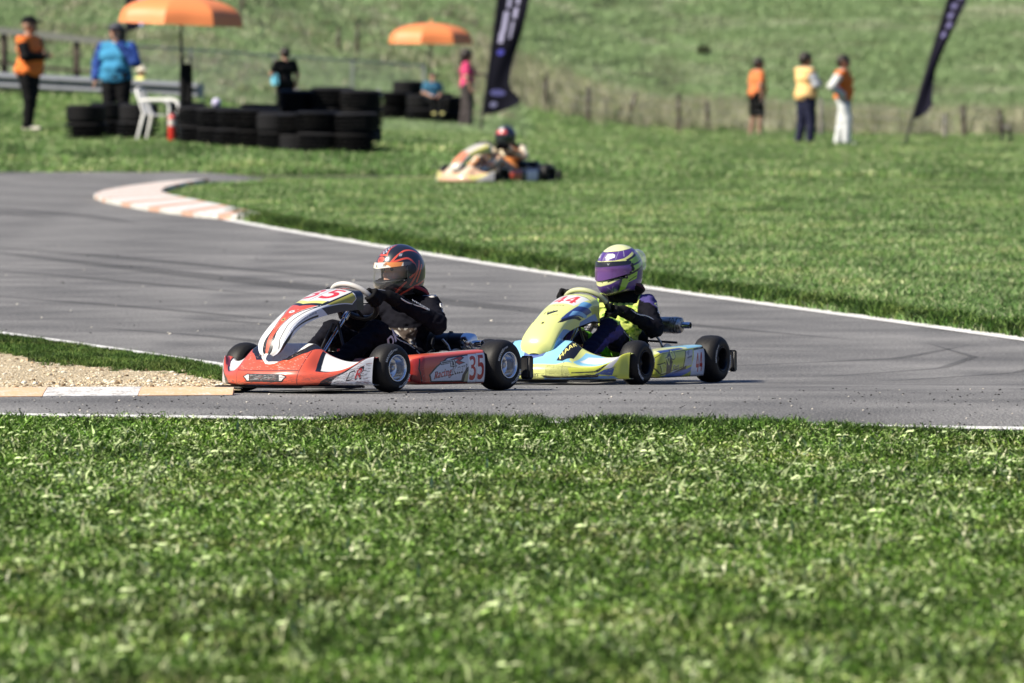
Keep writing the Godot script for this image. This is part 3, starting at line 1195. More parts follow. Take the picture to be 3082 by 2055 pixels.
	mb.lathe([Vector2(0, -0.09), Vector2(0.05, -0.09), Vector2(0.055, -0.08), Vector2(0.055, 0.02)], Vector3(0.13, 0.17, 0.28), Vector3.BACK, 20)
	put(mb.mesh(), "crankcase", M.steel, engine)
	mb = MB.new()
	for k in 8:
		mb.box(Vector3(0.13, 0.245 + k * 0.0125, 0.30), Vector3(0.125, 0.005, 0.115), Basis(), 0.002)
	mb.lathe([Vector2(0.04, 0.0), Vector2(0.04, 0.1)], Vector3(0.13, 0.235, 0.30), Vector3.UP, 18)
	mb.lathe([Vector2(0, 0.03), Vector2(0.009, 0.03), Vector2(0.012, 0.0)], Vector3(0.13, 0.338, 0.30), Vector3.UP, 10)
	put(mb.mesh(), "cylinder", M.black_rim, engine)
	mb = MB.new()
	mb.tube([Vector3(0.23, 0.21, 0.31), Vector3(0.29, 0.22, 0.32)], 0.026, 14)
	mb.box(Vector3(0.36, 0.235, 0.33), Vector3(0.13, 0.1, 0.1), Basis(), 0.022)
	put(mb.mesh(), "intake_silencer", M.black_plastic, engine)
	# exhaust: header, chamber and silencer lying across the back
	var ex := Node3D.new()
	ex.name = "exhaust"
	kart.add_child(ex, true)
	var ey: float = c.exhaust_y
	mb = MB.new()
	mb.tube([Vector3(0.08, 0.23, 0.29), Vector3(0.02, 0.24, 0.31), Vector3(-0.05, ey, 0.29), Vector3(-0.085, ey, 0.2), Vector3(-0.09, ey, 0.05)], [0.018, 0.02, 0.026, 0.034, 0.036], 16)
	put(mb.mesh(), "header_pipe", c.pipe, ex)
	mb = MB.new()
	mb.lathe([Vector2(0.03, 0.09), Vector2(0.046, 0.075), Vector2(0.048, 0.06), Vector2(0.048, -0.20), Vector2(0.0475, -0.235), Vector2(0.044, -0.262), Vector2(0.03, -0.272), Vector2(0.0, -0.272)], Vector3(-0.09, ey, 0.0), Vector3.BACK, 32)
	put(mb.mesh(), "silencer", c.can, ex)
	mb = MB.new()
	mb.lathe([Vector2(0.0488, -0.212), Vector2(0.0495, -0.22), Vector2(0.0485, -0.240), Vector2(0.0452, -0.264), Vector2(0.03, -0.2735), Vector2(0.0, -0.2735)], Vector3(-0.09, ey, 0.0), Vector3.BACK, 32)
	put(mb.mesh(), "end_cap", c.cap, ex)
	mb = MB.new()
	mb.lathe([Vector2(0.019, -0.27), Vector2(0.019, -0.325), Vector2(0.016, -0.325), Vector2(0.016, -0.27)], Vector3(-0.09, ey + c.outlet, 0.0), Vector3.BACK, 20)
	put(mb.mesh(), "outlet", M.chrome, ex)
	for z in c.straps:
		mb = MB.new()
		mb.lathe([Vector2(0.0485, -0.011), Vector2(0.052, -0.009), Vector2(0.052, 0.009), Vector2(0.0485, 0.011)], Vector3(-0.09, ey, z), Vector3.BACK, 28)
		mb.box(Vector3(-0.09, ey + 0.052, z), Vector3(0.02, 0.012, 0.016), Basis(), 0.003)
		put(mb.mesh(), "strap", c.strap, ex)
	mb = MB.new()
	mb.bar(Vector3(-0.09, 0.12, -0.02), Vector3(-0.09, ey - 0.045, -0.02), 0.02, 0.02)
	mb.tube([Vector3(-0.09, ey - 0.075, -0.05), Vector3(-0.09, ey - 0.075, 0.02)], 0.012, 10)
	mb.tube([Vector3(-0.12, 0.10, -0.2), Vector3(-0.09, 0.13, -0.16), Vector3(-0.09, 0.13, 0.1)], 0.009, 8)
	mb.tube([Vector3(-0.09, ey - 0.09, -0.03), Vector3(-0.09, ey - 0.10, -0.24)], 0.007, 8)
	put(mb.mesh(), "bracket", M.frame_paint, ex)
	# rear bumper
	var rb := Node3D.new()
	rb.name = "rear_bumper"
	kart.add_child(rb, true)
	mb = MB.new()
	for y in [0.085, 0.165]:
		mb.tube([Vector3(-0.24, y, -0.52), Vector3(-0.24, y, 0.52)], 0.009, 10)
	for s in [-1, 1]:
		mb.tube([Vector3(-0.10, 0.09, s * 0.20), Vector3(-0.24, 0.10, s * 0.20)], 0.009, 8)
	put(mb.mesh(), "bumper_tube", M.chrome, rb)
	for s in [-1, 1]:
		mb = MB.new()
		mb.box(Vector3(-0.235, 0.12, s * 0.515), Vector3(0.05, 0.125, 0.06), Basis(), 0.01)
		put(mb.mesh(), "bumper_end", M.black_plastic, rb)
	return kart


func kart_basis(c: Dictionary) -> Basis:
	# stands on the camber of the track: the slope is taken between points round the kart
	var g: float = (height_at(c.x, c.d + 0.7) - height_at(c.x, c.d - 1.0)) / 1.7
	var up := Vector3(0, 1, g).normalized()
	var f := Vector3(-cos(c.heading), 0, sin(c.heading))
	f = (f - up * f.dot(up)).normalized()
	return Basis(f, up, f.cross(up))


# ------------------------------------------------------------------ printed bodywork
func body_print(p: Print, rough := 0.34) -> StandardMaterial3D:
	return glossy(mat(Color.WHITE, rough, 0.0, p.texture()), 0.5, 0.08)


func scuff(p: Print, n: int, box: Rect2, c: Color, seed_: int, long := 0.03) -> void:   # scratches from running over kerbs
	var r := RandomNumberGenerator.new()
	r.seed = seed_
	for k in n:
		var x := box.position.x + r.randf() * box.size.x
		var y := box.position.y + r.randf() * box.size.y
		var l := r.randf_range(0.2, 1.0) * long
		p.line([[x, y], [x + l, y + r.randf_range(-0.1, 0.1) * l]], r.randf_range(0.002, 0.006), c)


func red_nose() -> Material:
	var p := Print.new(2048, 512, RED)
	p.mirror_fill([[0.265, 0.0], [0.34, 0.0], [0.37, 0.2], [0.435, 0.40], [0.39, 0.40], [0.315, 0.26]], INK)
	p.fill([[0.325, 0.0], [0.355, 0.2], [0.415, 0.37], [0.47, 0.45], [0.5, 0.46], [0.53, 0.45], [0.585, 0.37], [0.645, 0.2], [0.675, 0.0]], PAPER)
	p.line([[0.30, 0.545], [0.5, 0.56], [0.70, 0.545]], 0.014, INK)
	p.line([[0.30, 0.20], [0.295, 0.55], [0.30, 0.88]], 0.012, INK)
	p.line([[0.70, 0.20], [0.705, 0.55], [0.70, 0.88]], 0.012, INK)
	# grille with pale ends
	p.fill([[0.352, 0.72], [0.385, 0.63], [0.615, 0.63], [0.648, 0.72], [0.62, 0.84], [0.38, 0.84]], INK)
	p.mirror_fill([[0.362, 0.72], [0.388, 0.66], [0.40, 0.66], [0.40, 0.82], [0.385, 0.82]], Color(0.62, 0.62, 0.62))
	p.rect(0.402, 0.645, 0.598, 0.83, Color(0.05, 0.05, 0.055))
	scuff(p, 160, Rect2(0.405, 0.66, 0.17, 0.15), Color(0.35, 0.35, 0.36), 4, 0.02)
	# pockets and wings
	p.mirror_fill([[0.735, 0.06], [0.75, 0.30], [0.775, 0.50], [0.83, 0.53], [0.90, 0.42], [0.945, 0.30], [0.965, 0.04]], INK)
	p.mirror_fill([[0.752, 0.05], [0.768, 0.28], [0.79, 0.44], [0.835, 0.47], [0.90, 0.36], [0.935, 0.24], [0.955, 0.03]], PAPER)
	p.mirror_fill([[0.90, 0.33], [0.945, 0.25], [1.0, 0.18], [1.0, 0.40], [0.93, 0.46]], Color(0.16, 0.02, 0.03))
	p.mirror_fill([[0.79, 0.90], [0.84, 0.74], [0.92, 0.58], [1.0, 0.46], [1.0, 0.52], [0.90, 0.72], [0.86, 0.90]], INK)
	p.mirror_fill([[0.845, 0.90], [0.875, 0.73], [0.93, 0.60], [1.0, 0.50], [1.0, 0.90]], Color(0.66, 0.67, 0.70))
	for x in [0.945, 0.055]:
		write(p, "DR", x, 0.73, 0.056, 0.15, INK, -8.0, 0.5)
		write(p, "DR", x, 0.73, 0.048, 0.11, Color(0.62, 0.62, 0.64), -8.0, 0.5)
		write(p, "R", x + 0.012, 0.72, 0.022, 0.11, Color(0.5, 0.03, 0.03), -8.0, 0.5)
	scuff(p, 220, Rect2(0.84, 0.62, 0.15, 0.27), Color(0.2, 0.2, 0.21), 8, 0.012)
	scuff(p, 420, Rect2(0.02, 0.55, 0.96, 0.34), Color(0.25, 0.06, 0.045), 11, 0.02)
	scuff(p, 160, Rect2(0.02, 0.74, 0.96, 0.15), Color(0.05, 0.04, 0.04), 13, 0.03)
	scuff(p, 140, Rect2(0.3, 0.3, 0.4, 0.24), Color(0.66, 0.40, 0.34), 14, 0.012)
	scuff(p, 90, Rect2(0.58, 0.1, 0.08, 0.26), Color(0.06, 0.06, 0.06), 12, 0.008)
	p.rect(0, 0.90, 1, 1, INK)
	return body_print(p)


func red_panel() -> Material:
	var p := Print.new(768, 1024, PAPER)
	p.fill([[0.0, 0.0], [0.19, 0.0], [0.19, 1.0], [0.0, 1.0]], Color(0.66, 0.69, 0.76))
	p.fill([[0.81, 0.0], [1.0, 0.0], [1.0, 1.0], [0.81, 1.0]], Color(0.66, 0.69, 0.76))
	p.mirror_fill([[0.31, 1.0], [0.46, 0.74], [0.46, 1.0]], INK)
	p.fill([[0.45, 1.0], [0.45, 0.74], [0.39, 0.58], [0.20, 0.38], [0.80, 0.38], [0.61, 0.58], [0.55, 0.74], [0.55, 1.0]], RED)
	for m in [0, 1]:
		var q := func(pts):
			var out := []
			for e in pts: out.append([1.0 - e[0] if m else e[0], e[1]])
			return out
		p.line(q.call([[0.435, 0.99], [0.435, 0.74], [0.375, 0.58], [0.19, 0.40]]), 0.014, INK)
		p.line(q.call([[0.34, 0.41], [0.46, 0.60]]), 0.004, Color(0.2, 0.02, 0.02))
		p.line(q.call([[0.18, 0.38], [0.24, 0.52], [0.30, 0.70], [0.27, 0.86], [0.20, 0.93]]), 0.012, INK)
		p.line(q.call([[0.12, 0.42], [0.17, 0.56], [0.20, 0.72], [0.16, 0.86]]), 0.006, INK)
		p.line(q.call([[0.03, 0.44], [0.06, 0.6], [0.09, 0.75], [0.12, 0.9]]), 0.022, INK)
		p.fill(q.call([[0.0, 0.80], [0.07, 0.72], [0.14, 0.88], [0.10, 1.0], [0.0, 1.0]]), INK)
	p.fill([[0.20, 0.36], [0.5, 0.42], [0.80, 0.36], [0.80, 0.40], [0.5, 0.455], [0.20, 0.40]], INK)
	p.fill([[0.17, 0.325], [0.5, 0.375], [0.83, 0.325], [0.80, 0.365], [0.5, 0.42], [0.20, 0.365]], Color(0.62, 0.60, 0.17))
	p.mirror_fill([[0.80, 0.14], [0.90, 0.13], [0.94, 0.18], [0.88, 0.33], [0.80, 0.37]], Color(0.36, 0.34, 0.06))
	p.mirror_fill([[0.77, 0.12], [0.80, 0.10], [0.84, 0.36], [0.82, 0.40], [0.78, 0.36]], INK)
	p.mirror_fill([[0.80, 0.0], [1.0, 0.0], [1.0, 0.36], [0.87, 0.40], [0.95, 0.18], [0.90, 0.12], [0.80, 0.13]], Color(0.025, 0.022, 0.04))
	p.rect(0.0, 0.0, 1.0, 0.125, INK)
	p.fill([[0.22, 0.125], [0.78, 0.125], [0.80, 0.325], [0.5, 0.37], [0.20, 0.325]], Color(0.64, 0.63, 0.61))
	write(p, "3", 0.355, 0.232, 0.20, 0.175, Color(0.58, 0.03, 0.03))
	write(p, "5", 0.645, 0.232, 0.20, 0.175, Color(0.58, 0.03, 0.03))
	p.line([[0.5, 0.10], [0.5, 0.36]], 0.006, INK)
	write(p, "DR", 0.5, 0.065, 0.34, 0.07, Color(0.65, 0.65, 0.66), 0.0, 0.4)
	write(p, "R", 0.59, 0.065, 0.16, 0.07, Color(0.5, 0.04, 0.03), 0.0, 0.4)
	write(p, "WWW.DRRACINGKART.IT", 0.875, 0.60, 0.42, 0.032, Color(0.06, 0.06, 0.08), 98.0)
	write(p, "WWW.DRRACINGKART.IT", 0.125, 0.60, 0.42, 0.032, Color(0.06, 0.06, 0.08), -98.0)
	p.oval(0.5, 0.545, 0.06, 0.02, PAPER)
	write(p, "W", 0.5, 0.545, 0.06, 0.02, INK)
	p.oval(0.5, 0.655, 0.035, 0.02, Color(0.45, 0.42, 0.1))
	p.oval(0.5, 0.655, 0.022, 0.012, INK)
	scuff(p, 120, Rect2(0.3, 0.5, 0.4, 0.48), Color(0.5, 0.45, 0.42), 15, 0.01)
	return body_print(p)


func red_pod() -> Material:
	var p := Print.new(1024, 512, RED)
	p.rect(0.0, 0.0, 1.0, 0.20, Color(0.62, 0.10, 0.05))
	p.rect(0.45, 0.0, 1.0, 0.12, Color(0.70, 0.66, 0.64))
	p.fill([[0.0, 0.20], [0.13, 0.24], [0.10, 0.95], [0.0, 0.95]], Color(0.33, 0.025, 0.02))
	p.fill([[0.12, 0.22], [0.16, 0.22], [0.13, 0.55], [0.17, 0.90], [0.12, 0.90], [0.09, 0.55]], Color(0.40, 0.03, 0.025))
	p.line([[0.10, 0.26], [0.085, 0.55], [0.12, 0.88]], 0.02, INK)
	p.fill([[0.20, 0.72], [0.30, 0.52], [0.46, 0.30], [0.72, 0.26], [0.76, 0.26], [0.76, 0.88], [0.24, 0.88]], INK)
	p.fill([[0.225, 0.72], [0.32, 0.54], [0.47, 0.33], [0.76, 0.29], [0.76, 0.85], [0.25, 0.85]], Color(0.58, 0.60, 0.66))
	# the big emblem and its lettering
	for k in [[INK, 1.0], [PAPER, 0.90]]:
		p.fill([[0.355, 0.40], [0.56, 0.36], [0.585, 0.55], [0.50, 0.56], [0.50, 0.46], [0.37, 0.50]] if k[1] == 1.0 else [[0.366, 0.415], [0.55, 0.378], [0.572, 0.535], [0.513, 0.543], [0.513, 0.438], [0.38, 0.475]], k[0])
	p.fill([[0.375, 0.425], [0.54, 0.392], [0.56, 0.525], [0.525, 0.53], [0.525, 0.42], [0.39, 0.462]], Color(0.02, 0.02, 0.03))
	p.fill([[0.50, 0.36], [0.66, 0.285], [0.70, 0.34], [0.64, 0.42], [0.71, 0.47], [0.62, 0.52], [0.56, 0.44], [0.61, 0.38]], INK)
	p.fill([[0.52, 0.362], [0.65, 0.305], [0.68, 0.345], [0.61, 0.42], [0.68, 0.468], [0.62, 0.498], [0.575, 0.44], [0.625, 0.372]], Color(0.45, 0.03, 0.03))
	write(p, "Racing", 0.40, 0.715, 0.25, 0.21, INK, -9.0, 0.3, font_serif)
	write(p, "Racing", 0.40, 0.715, 0.235, 0.155, Color(0.55, 0.05, 0.045), -9.0, 0.3, font_serif)
	write(p, "Kart", 0.63, 0.615, 0.22, 0.19, INK, -9.0, 0.3, font_serif)
	write(p, "Kart", 0.63, 0.615, 0.20, 0.125, Color(0.6, 0.6, 0.63), -9.0, 0.3, font_serif)
	p.fill([[0.66, 0.88], [0.67, 0.74], [0.74, 0.58], [0.78, 0.56], [0.76, 0.90]], INK)
	p.fill([[0.70, 0.88], [0.715, 0.74], [0.76, 0.64], [0.775, 0.88]], Color(0.36, 0.35, 0.2))
	p.rect(0.755, 0.265, 0.868, 0.90, Color(0.80, 0.80, 0.80))
	p.rect(0.872, 0.255, 0.985, 0.895, Color(0.80, 0.80, 0.80))
	p.line([[0.87, 0.25], [0.87, 0.9]], 0.006, Color(0.2, 0.2, 0.2))
	write(p, "3", 0.814, 0.58, 0.088, 0.54, Color(0.42, 0.025, 0.02))
	write(p, "5", 0.926, 0.57, 0.088, 0.54, Color(0.42, 0.025, 0.02))
	p.rect(0.985, 0.2, 1.0, 1.0, INK)
	p.rect(0.0, 0.93, 1.0, 1.0, Color(0.10, 0.012, 0.01))
	scuff(p, 160, Rect2(0.1, 0.5, 0.85, 0.42), Color(0.3, 0.3, 0.3), 17, 0.02)
	return body_print(p)


func dots(p: Print, poly: Rect2, step: float, r: float, c: Color, slope := 0.0) -> void:
	var ny := int(poly.size.y / (step * p.w / p.h))
	for j in ny:
		for i in int(poly.size.x / step):
			var y := poly.position.y + j * step * p.w / p.h
			var x := poly.position.x + (i + 0.5 * (j % 2)) * step + slope * (y - poly.position.y)
			p.oval(x, y, r, r * p.w / p.h, c)


func lemon_nose() -> Material:
	var p := Print.new(2048, 512, LEMON)
	p.mirror_fill([[0.26, 0.0], [0.40, 0.0], [0.42, 0.24], [0.46, 0.36], [0.40, 0.40], [0.28, 0.44]], SKYBLUE)
	p.fill([[0.28, 0.44], [0.36, 0.36], [0.42, 0.26], [0.5, 0.36], [0.58, 0.26], [0.64, 0.36], [0.74, 0.44], [0.66, 0.52], [0.34, 0.52]], SKYBLUE)
	p.mirror_fill([[0.40, 0.0], [0.43, 0.0], [0.47, 0.34], [0.45, 0.38]], Color(0.20, 0.22, 0.02))
	p.fill([[0.42, 0.26], [0.47, 0.36], [0.53, 0.36], [0.58, 0.26], [0.56, 0.40], [0.5, 0.44], [0.44, 0.40]], Color(0.06, 0.10, 0.30))
	p.mirror_fill([[0.685, 0.0], [0.745, 0.0], [0.735, 0.36], [0.69, 0.46], [0.655, 0.46]], INK)
	write(p, "HAAK", 0.688, 0.24, 0.10, 0.085, Color(0.72, 0.66, 0.2), -62.0, 0.2)
	write(p, "HAAK", 0.312, 0.24, 0.10, 0.085, Color(0.72, 0.66, 0.2), 62.0, 0.2)
	p.line([[0.28, 0.545], [0.5, 0.56], [0.72, 0.545]], 0.006, Color(0.3, 0.3, 0.1))
	p.line([[0.70, 0.46], [0.705, 0.9]], 0.006, INK)
	p.line([[0.30, 0.46], [0.295, 0.9]], 0.006, INK)
	dots(p, Rect2(0.61, 0.55, 0.19, 0.33), 0.006, 0.0021, Color(0.06, 0.06, 0.02), 0.0)
	dots(p, Rect2(0.20, 0.55, 0.19, 0.33), 0.006, 0.0021, Color(0.06, 0.06, 0.02), 0.0)
	p.mirror_fill([[0.74, 0.42], [0.77, 0.10], [0.83, 0.06], [0.94, 0.12], [0.93, 0.30], [0.85, 0.42]], SKYBLUE)
	p.mirror_fill([[0.76, 0.30], [0.79, 0.16], [0.95, 0.02], [0.96, 0.20], [0.84, 0.30]], PAPER)
	p.mirror_fill([[0.73, 0.58], [0.86, 0.50], [0.97, 0.36], [1.0, 0.40], [1.0, 0.88], [0.75, 0.88]], ACID)
	p.mirror_fill([[0.75, 0.74], [0.86, 0.70], [0.90, 0.56], [0.915, 0.56], [0.875, 0.745], [0.75, 0.77]], INK)
	p.mirror_fill([[0.90, 0.66], [0.925, 0.54], [0.965, 0.47], [0.955, 0.60], [0.93, 0.70]], Color(0.52, 0.52, 0.56))
	p.mirror_fill([[0.86, 0.80], [0.90, 0.70], [0.945, 0.68], [0.935, 0.82]], NAVY)
	p.mirror_fill([[0.60, 0.86], [0.80, 0.83], [0.94, 0.83], [0.96, 0.88], [0.60, 0.91]], Color(0.10, 0.24, 0.55))
	p.mirror_fill([[0.58, 0.82], [0.72, 0.84], [0.88, 0.80], [0.875, 0.85], [0.62, 0.87]], INK)
	p.oval(0.522, 0.62, 0.012, 0.07, Color(0.05, 0.05, 0.06))
	p.oval(0.536, 0.60, 0.012, 0.045, INK)
	p.oval(0.536, 0.60, 0.010, 0.037, LEMON)
	write(p, "Kart", 0.545, 0.80, 0.048, 0.075, Color(0.02, 0.02, 0.04), 0.0, 0.3, font_serif)
	p.rect(0, 0.91, 1, 1, INK)
	scuff(p, 420, Rect2(0.05, 0.55, 0.9, 0.35), Color(0.30, 0.31, 0.10), 21, 0.016)
	scuff(p, 140, Rect2(0.05, 0.76, 0.9, 0.14), Color(0.06, 0.06, 0.04), 22, 0.03)
	return body_print(p)


func lemon_panel() -> Material:
	var p := Print.new(768, 1024, LEMON)
	p.mirror_fill([[0.74, 0.20], [0.86, 0.14], [0.90, 0.30], [0.80, 0.40]], Color(0.16, 0.40, 0.66))
	p.mirror_fill([[0.76, 0.28], [0.93, 0.16], [0.94, 0.28], [0.80, 0.46], [0.74, 0.52]], NAVY)
	p.mirror_fill([[0.78, 0.36], [0.95, 0.22], [0.955, 0.25], [0.80, 0.43]], Color(0.2, 0.42, 0.66))
	p.mirror_fill([[0.76, 0.50], [0.90, 0.34], [0.95, 0.30], [0.95, 0.33], [0.80, 0.52], [0.74, 0.56]], INK)
	p.mirror_fill([[0.88, 0.0], [1.0, 0.0], [1.0, 0.15], [0.88, 0.17]], Color(0.38, 0.42, 0.06))
	p.mirror_fill([[0.95, 0.10], [1.0, 0.04], [1.0, 0.34], [0.965, 0.32]], Color(0.12, 0.22, 0.5))
	dots(p, Rect2(0.885, 0.02, 0.09, 0.12), 0.014, 0.004, Color(0.08, 0.09, 0.02))
	dots(p, Rect2(0.025, 0.02, 0.09, 0.12), 0.014, 0.004, Color(0.08, 0.09, 0.02))
	p.mirror_fill([[0.90, 0.56], [1.0, 0.46], [1.0, 0.86], [0.94, 0.90], [0.88, 0.72]], Color(0.10, 0.25, 0.55))
	p.mirror_fill([[0.92, 0.66], [1.0, 0.60], [1.0, 0.86], [0.94, 0.90]], SKYBLUE)
	p.fill([[0.22, 0.13], [0.78, 0.13], [0.72, 0.30], [0.28, 0.30]], PAPER)
	write(p, "4", 0.40, 0.215, 0.17, 0.125, Color(0.6, 0.05, 0.04))
	write(p, "4", 0.60, 0.215, 0.17, 0.125, Color(0.6, 0.05, 0.04))
	p.line([[0.2, 0.125], [0.80, 0.125]], 0.006, INK)
	write(p, "HAAK", 0.5, 0.34, 0.22, 0.022, Color(0.25, 0.25, 0.08))
	p.fill([[0.44, 0.47], [0.58, 0.42], [0.60, 0.44], [0.47, 0.50]], INK)
	write(p, "EVO", 0.46, 0.455, 0.16, 0.035, INK, -10.0, 0.3)
	write(p, "Kart", 0.60, 0.485, 0.11, 0.022, Color(0.3, 0.3, 0.1), -10.0, 0.3, font_serif)
	p.oval(0.5, 0.60, 0.032, 0.017, Color(0.35, 0.36, 0.1))
	p.oval(0.5, 0.60, 0.02, 0.010, INK)
	p.line([[0.30, 0.07], [0.34, 0.06], [0.38, 0.072], [0.46, 0.066], [0.54, 0.068], [0.60, 0.05], [0.62, 0.07], [0.70, 0.064]], 0.008, Color(0.08, 0.25, 0.4))
	return body_print(p)


func evo_mark(p: Print, x: float, y: float, s: float) -> void:   # a word mark that climbs to the right, outlined
	p.oval(x + 0.02 * s, y + 0.01 * s, 0.035 * s, 0.14 * s, INK)
	p.fill([[x - 0.02 * s, y - 0.02 * s], [x + 0.03 * s, y - 0.16 * s], [x + 0.07 * s, y + 0.04 * s], [x + 0.04 * s, y + 0.26 * s], [x - 0.02 * s, y + 0.26 * s]], INK)
	for k in [[INK, 1.25], [Color(0.62, 0.66, 0.2), 1.0]]:
		var q: float = k[1]
		write(p, "E", x - 0.055 * s, y + 0.14 * s, 0.055 * s * q, 0.16 * s * q, k[0], -14.0, 0.0, font_serif)
		write(p, "V", x + 0.01 * s, y + 0.02 * s, 0.055 * s * q, 0.16 * s * q, k[0], -14.0, 0.0, font_serif)
		write(p, "O", x + 0.075 * s, y - 0.10 * s, 0.055 * s * q, 0.17 * s * q, k[0], -14.0, 0.0, font_serif)


func lemon_pod() -> Material:
	var p := Print.new(1024, 512, ACID)
	p.rect(0.0, 0.0, 1.0, 0.22, Color(0.66, 0.70, 0.36))
	p.fill([[0.10, 0.16], [0.55, 0.16], [0.60, 0.22], [0.10, 0.24]], NAVY)
	p.fill([[0.62, 0.0], [1.0, 0.0], [1.0, 0.22], [0.68, 0.22]], SKYBLUE)
	p.fill([[0.04, 0.32], [0.10, 0.25], [0.60, 0.25], [0.62, 0.30], [0.55, 0.70], [0.08, 0.84], [0.03, 0.70]], Color(0.08, 0.08, 0.02))
	p.fill([[0.05, 0.34], [0.105, 0.27], [0.60, 0.27], [0.535, 0.685], [0.09, 0.815], [0.045, 0.69]], ACID)
	evo_mark(p, 0.21, 0.49, 1.5)
	write(p, "Kart", 0.385, 0.70, 0.135, 0.15, PAPER, -6.0, 0.3, font_serif)
	write(p, "Kart", 0.385, 0.70, 0.125, 0.125, INK, -6.0, 0.3, font_serif)
	p.fill([[0.62, 0.28], [0.76, 0.26], [0.72, 0.66], [0.56, 0.70]], Color(0.44, 0.45, 0.50))
	p.fill([[0.63, 0.46], [0.73, 0.42], [0.73, 0.47], [0.63, 0.51]], Color(0.10, 0.11, 0.2))
	p.fill([[0.62, 0.34], [0.68, 0.26], [0.70, 0.26], [0.66, 0.44]], Color(0.22, 0.22, 0.26))
	p.fill([[0.08, 0.90], [0.30, 0.80], [0.58, 0.70], [0.60, 0.76], [0.40, 0.92]], Color(0.06, 0.12, 0.36))
	p.fill([[0.30, 0.83], [0.55, 0.70], [0.61, 0.67], [0.60, 0.74]], INK)
	p.fill([[0.20, 0.93], [0.5, 0.80], [0.72, 0.70], [0.70, 0.80], [0.5, 0.93]], Color(0.12, 0.18, 0.5))
	p.fill([[0.45, 0.93], [0.72, 0.80], [0.72, 0.93]], ACID)
	p.fill([[0.78, 0.30], [1.0, 0.28], [1.0, 0.92], [0.72, 0.92], [0.71, 0.74], [0.76, 0.50]], Color(0.66, 0.69, 0.76))
	p.fill([[0.79, 0.24], [1.0, 0.22], [1.0, 0.27], [0.78, 0.29]], INK)
	p.rect(0.89, 0.238, 0.95, 0.262, Color(0.4, 0.4, 0.42))
	write(p, "4", 0.845, 0.60, 0.062, 0.44, Color(0.45, 0.03, 0.025))
	write(p, "4", 0.92, 0.59, 0.062, 0.44, Color(0.45, 0.03, 0.025))
	p.rect(0.0, 0.94, 1.0, 1.0, INK)
	scuff(p, 120, Rect2(0.06, 0.3, 0.6, 0.5), Color(0.3, 0.33, 0.06), 27, 0.02)
	return body_print(p)


func pale_nose() -> Material:
	var p := Print.new(512, 256, Color(0.62, 0.40, 0.26))
	p.mirror_fill([[0.30, 0.0], [0.44, 0.0], [0.48, 0.4], [0.34, 0.5]], Color(0.62, 0.56, 0.44))
	p.mirror_fill([[0.72, 0.5], [0.85, 0.2], [1.0, 0.1], [1.0, 0.5], [0.8, 0.85]], Color(0.58, 0.55, 0.18))
	p.mirror_fill([[0.8, 0.9], [0.9, 0.62], [1.0, 0.5], [1.0, 0.9]], Color(0.6, 0.56, 0.55))
	p.fill([[0.4, 0.62], [0.6, 0.62], [0.6, 0.8], [0.4, 0.8]], Color(0.72, 0.45, 0.36))
	return body_print(p)


func pale_panel() -> Material:
	var p := Print.new(256, 512, Color(0.62, 0.58, 0.5))
	p.mirror_fill([[0.72, 0.1], [1.0, 0.1], [1.0, 0.5], [0.8, 0.55]], Color(0.70, 0.66, 0.16))
	p.fill([[0.25, 0.5], [0.75, 0.5], [0.85, 0.75], [0.5, 0.9], [0.15, 0.75]], Color(0.72, 0.24, 0.13))
	return body_print(p)


func pale_pod() -> Material:
	var p := Print.new(512, 256, Color(0.02, 0.02, 0.03))
	p.fill([[0.02, 0.3], [0.35, 0.25], [0.3, 0.8], [0.05, 0.85]], Color(0.55, 0.08, 0.04))
	p.rect(0.5, 0.28, 0.86, 0.88, Color(0.62, 0.62, 0.72))
	return body_print(p)


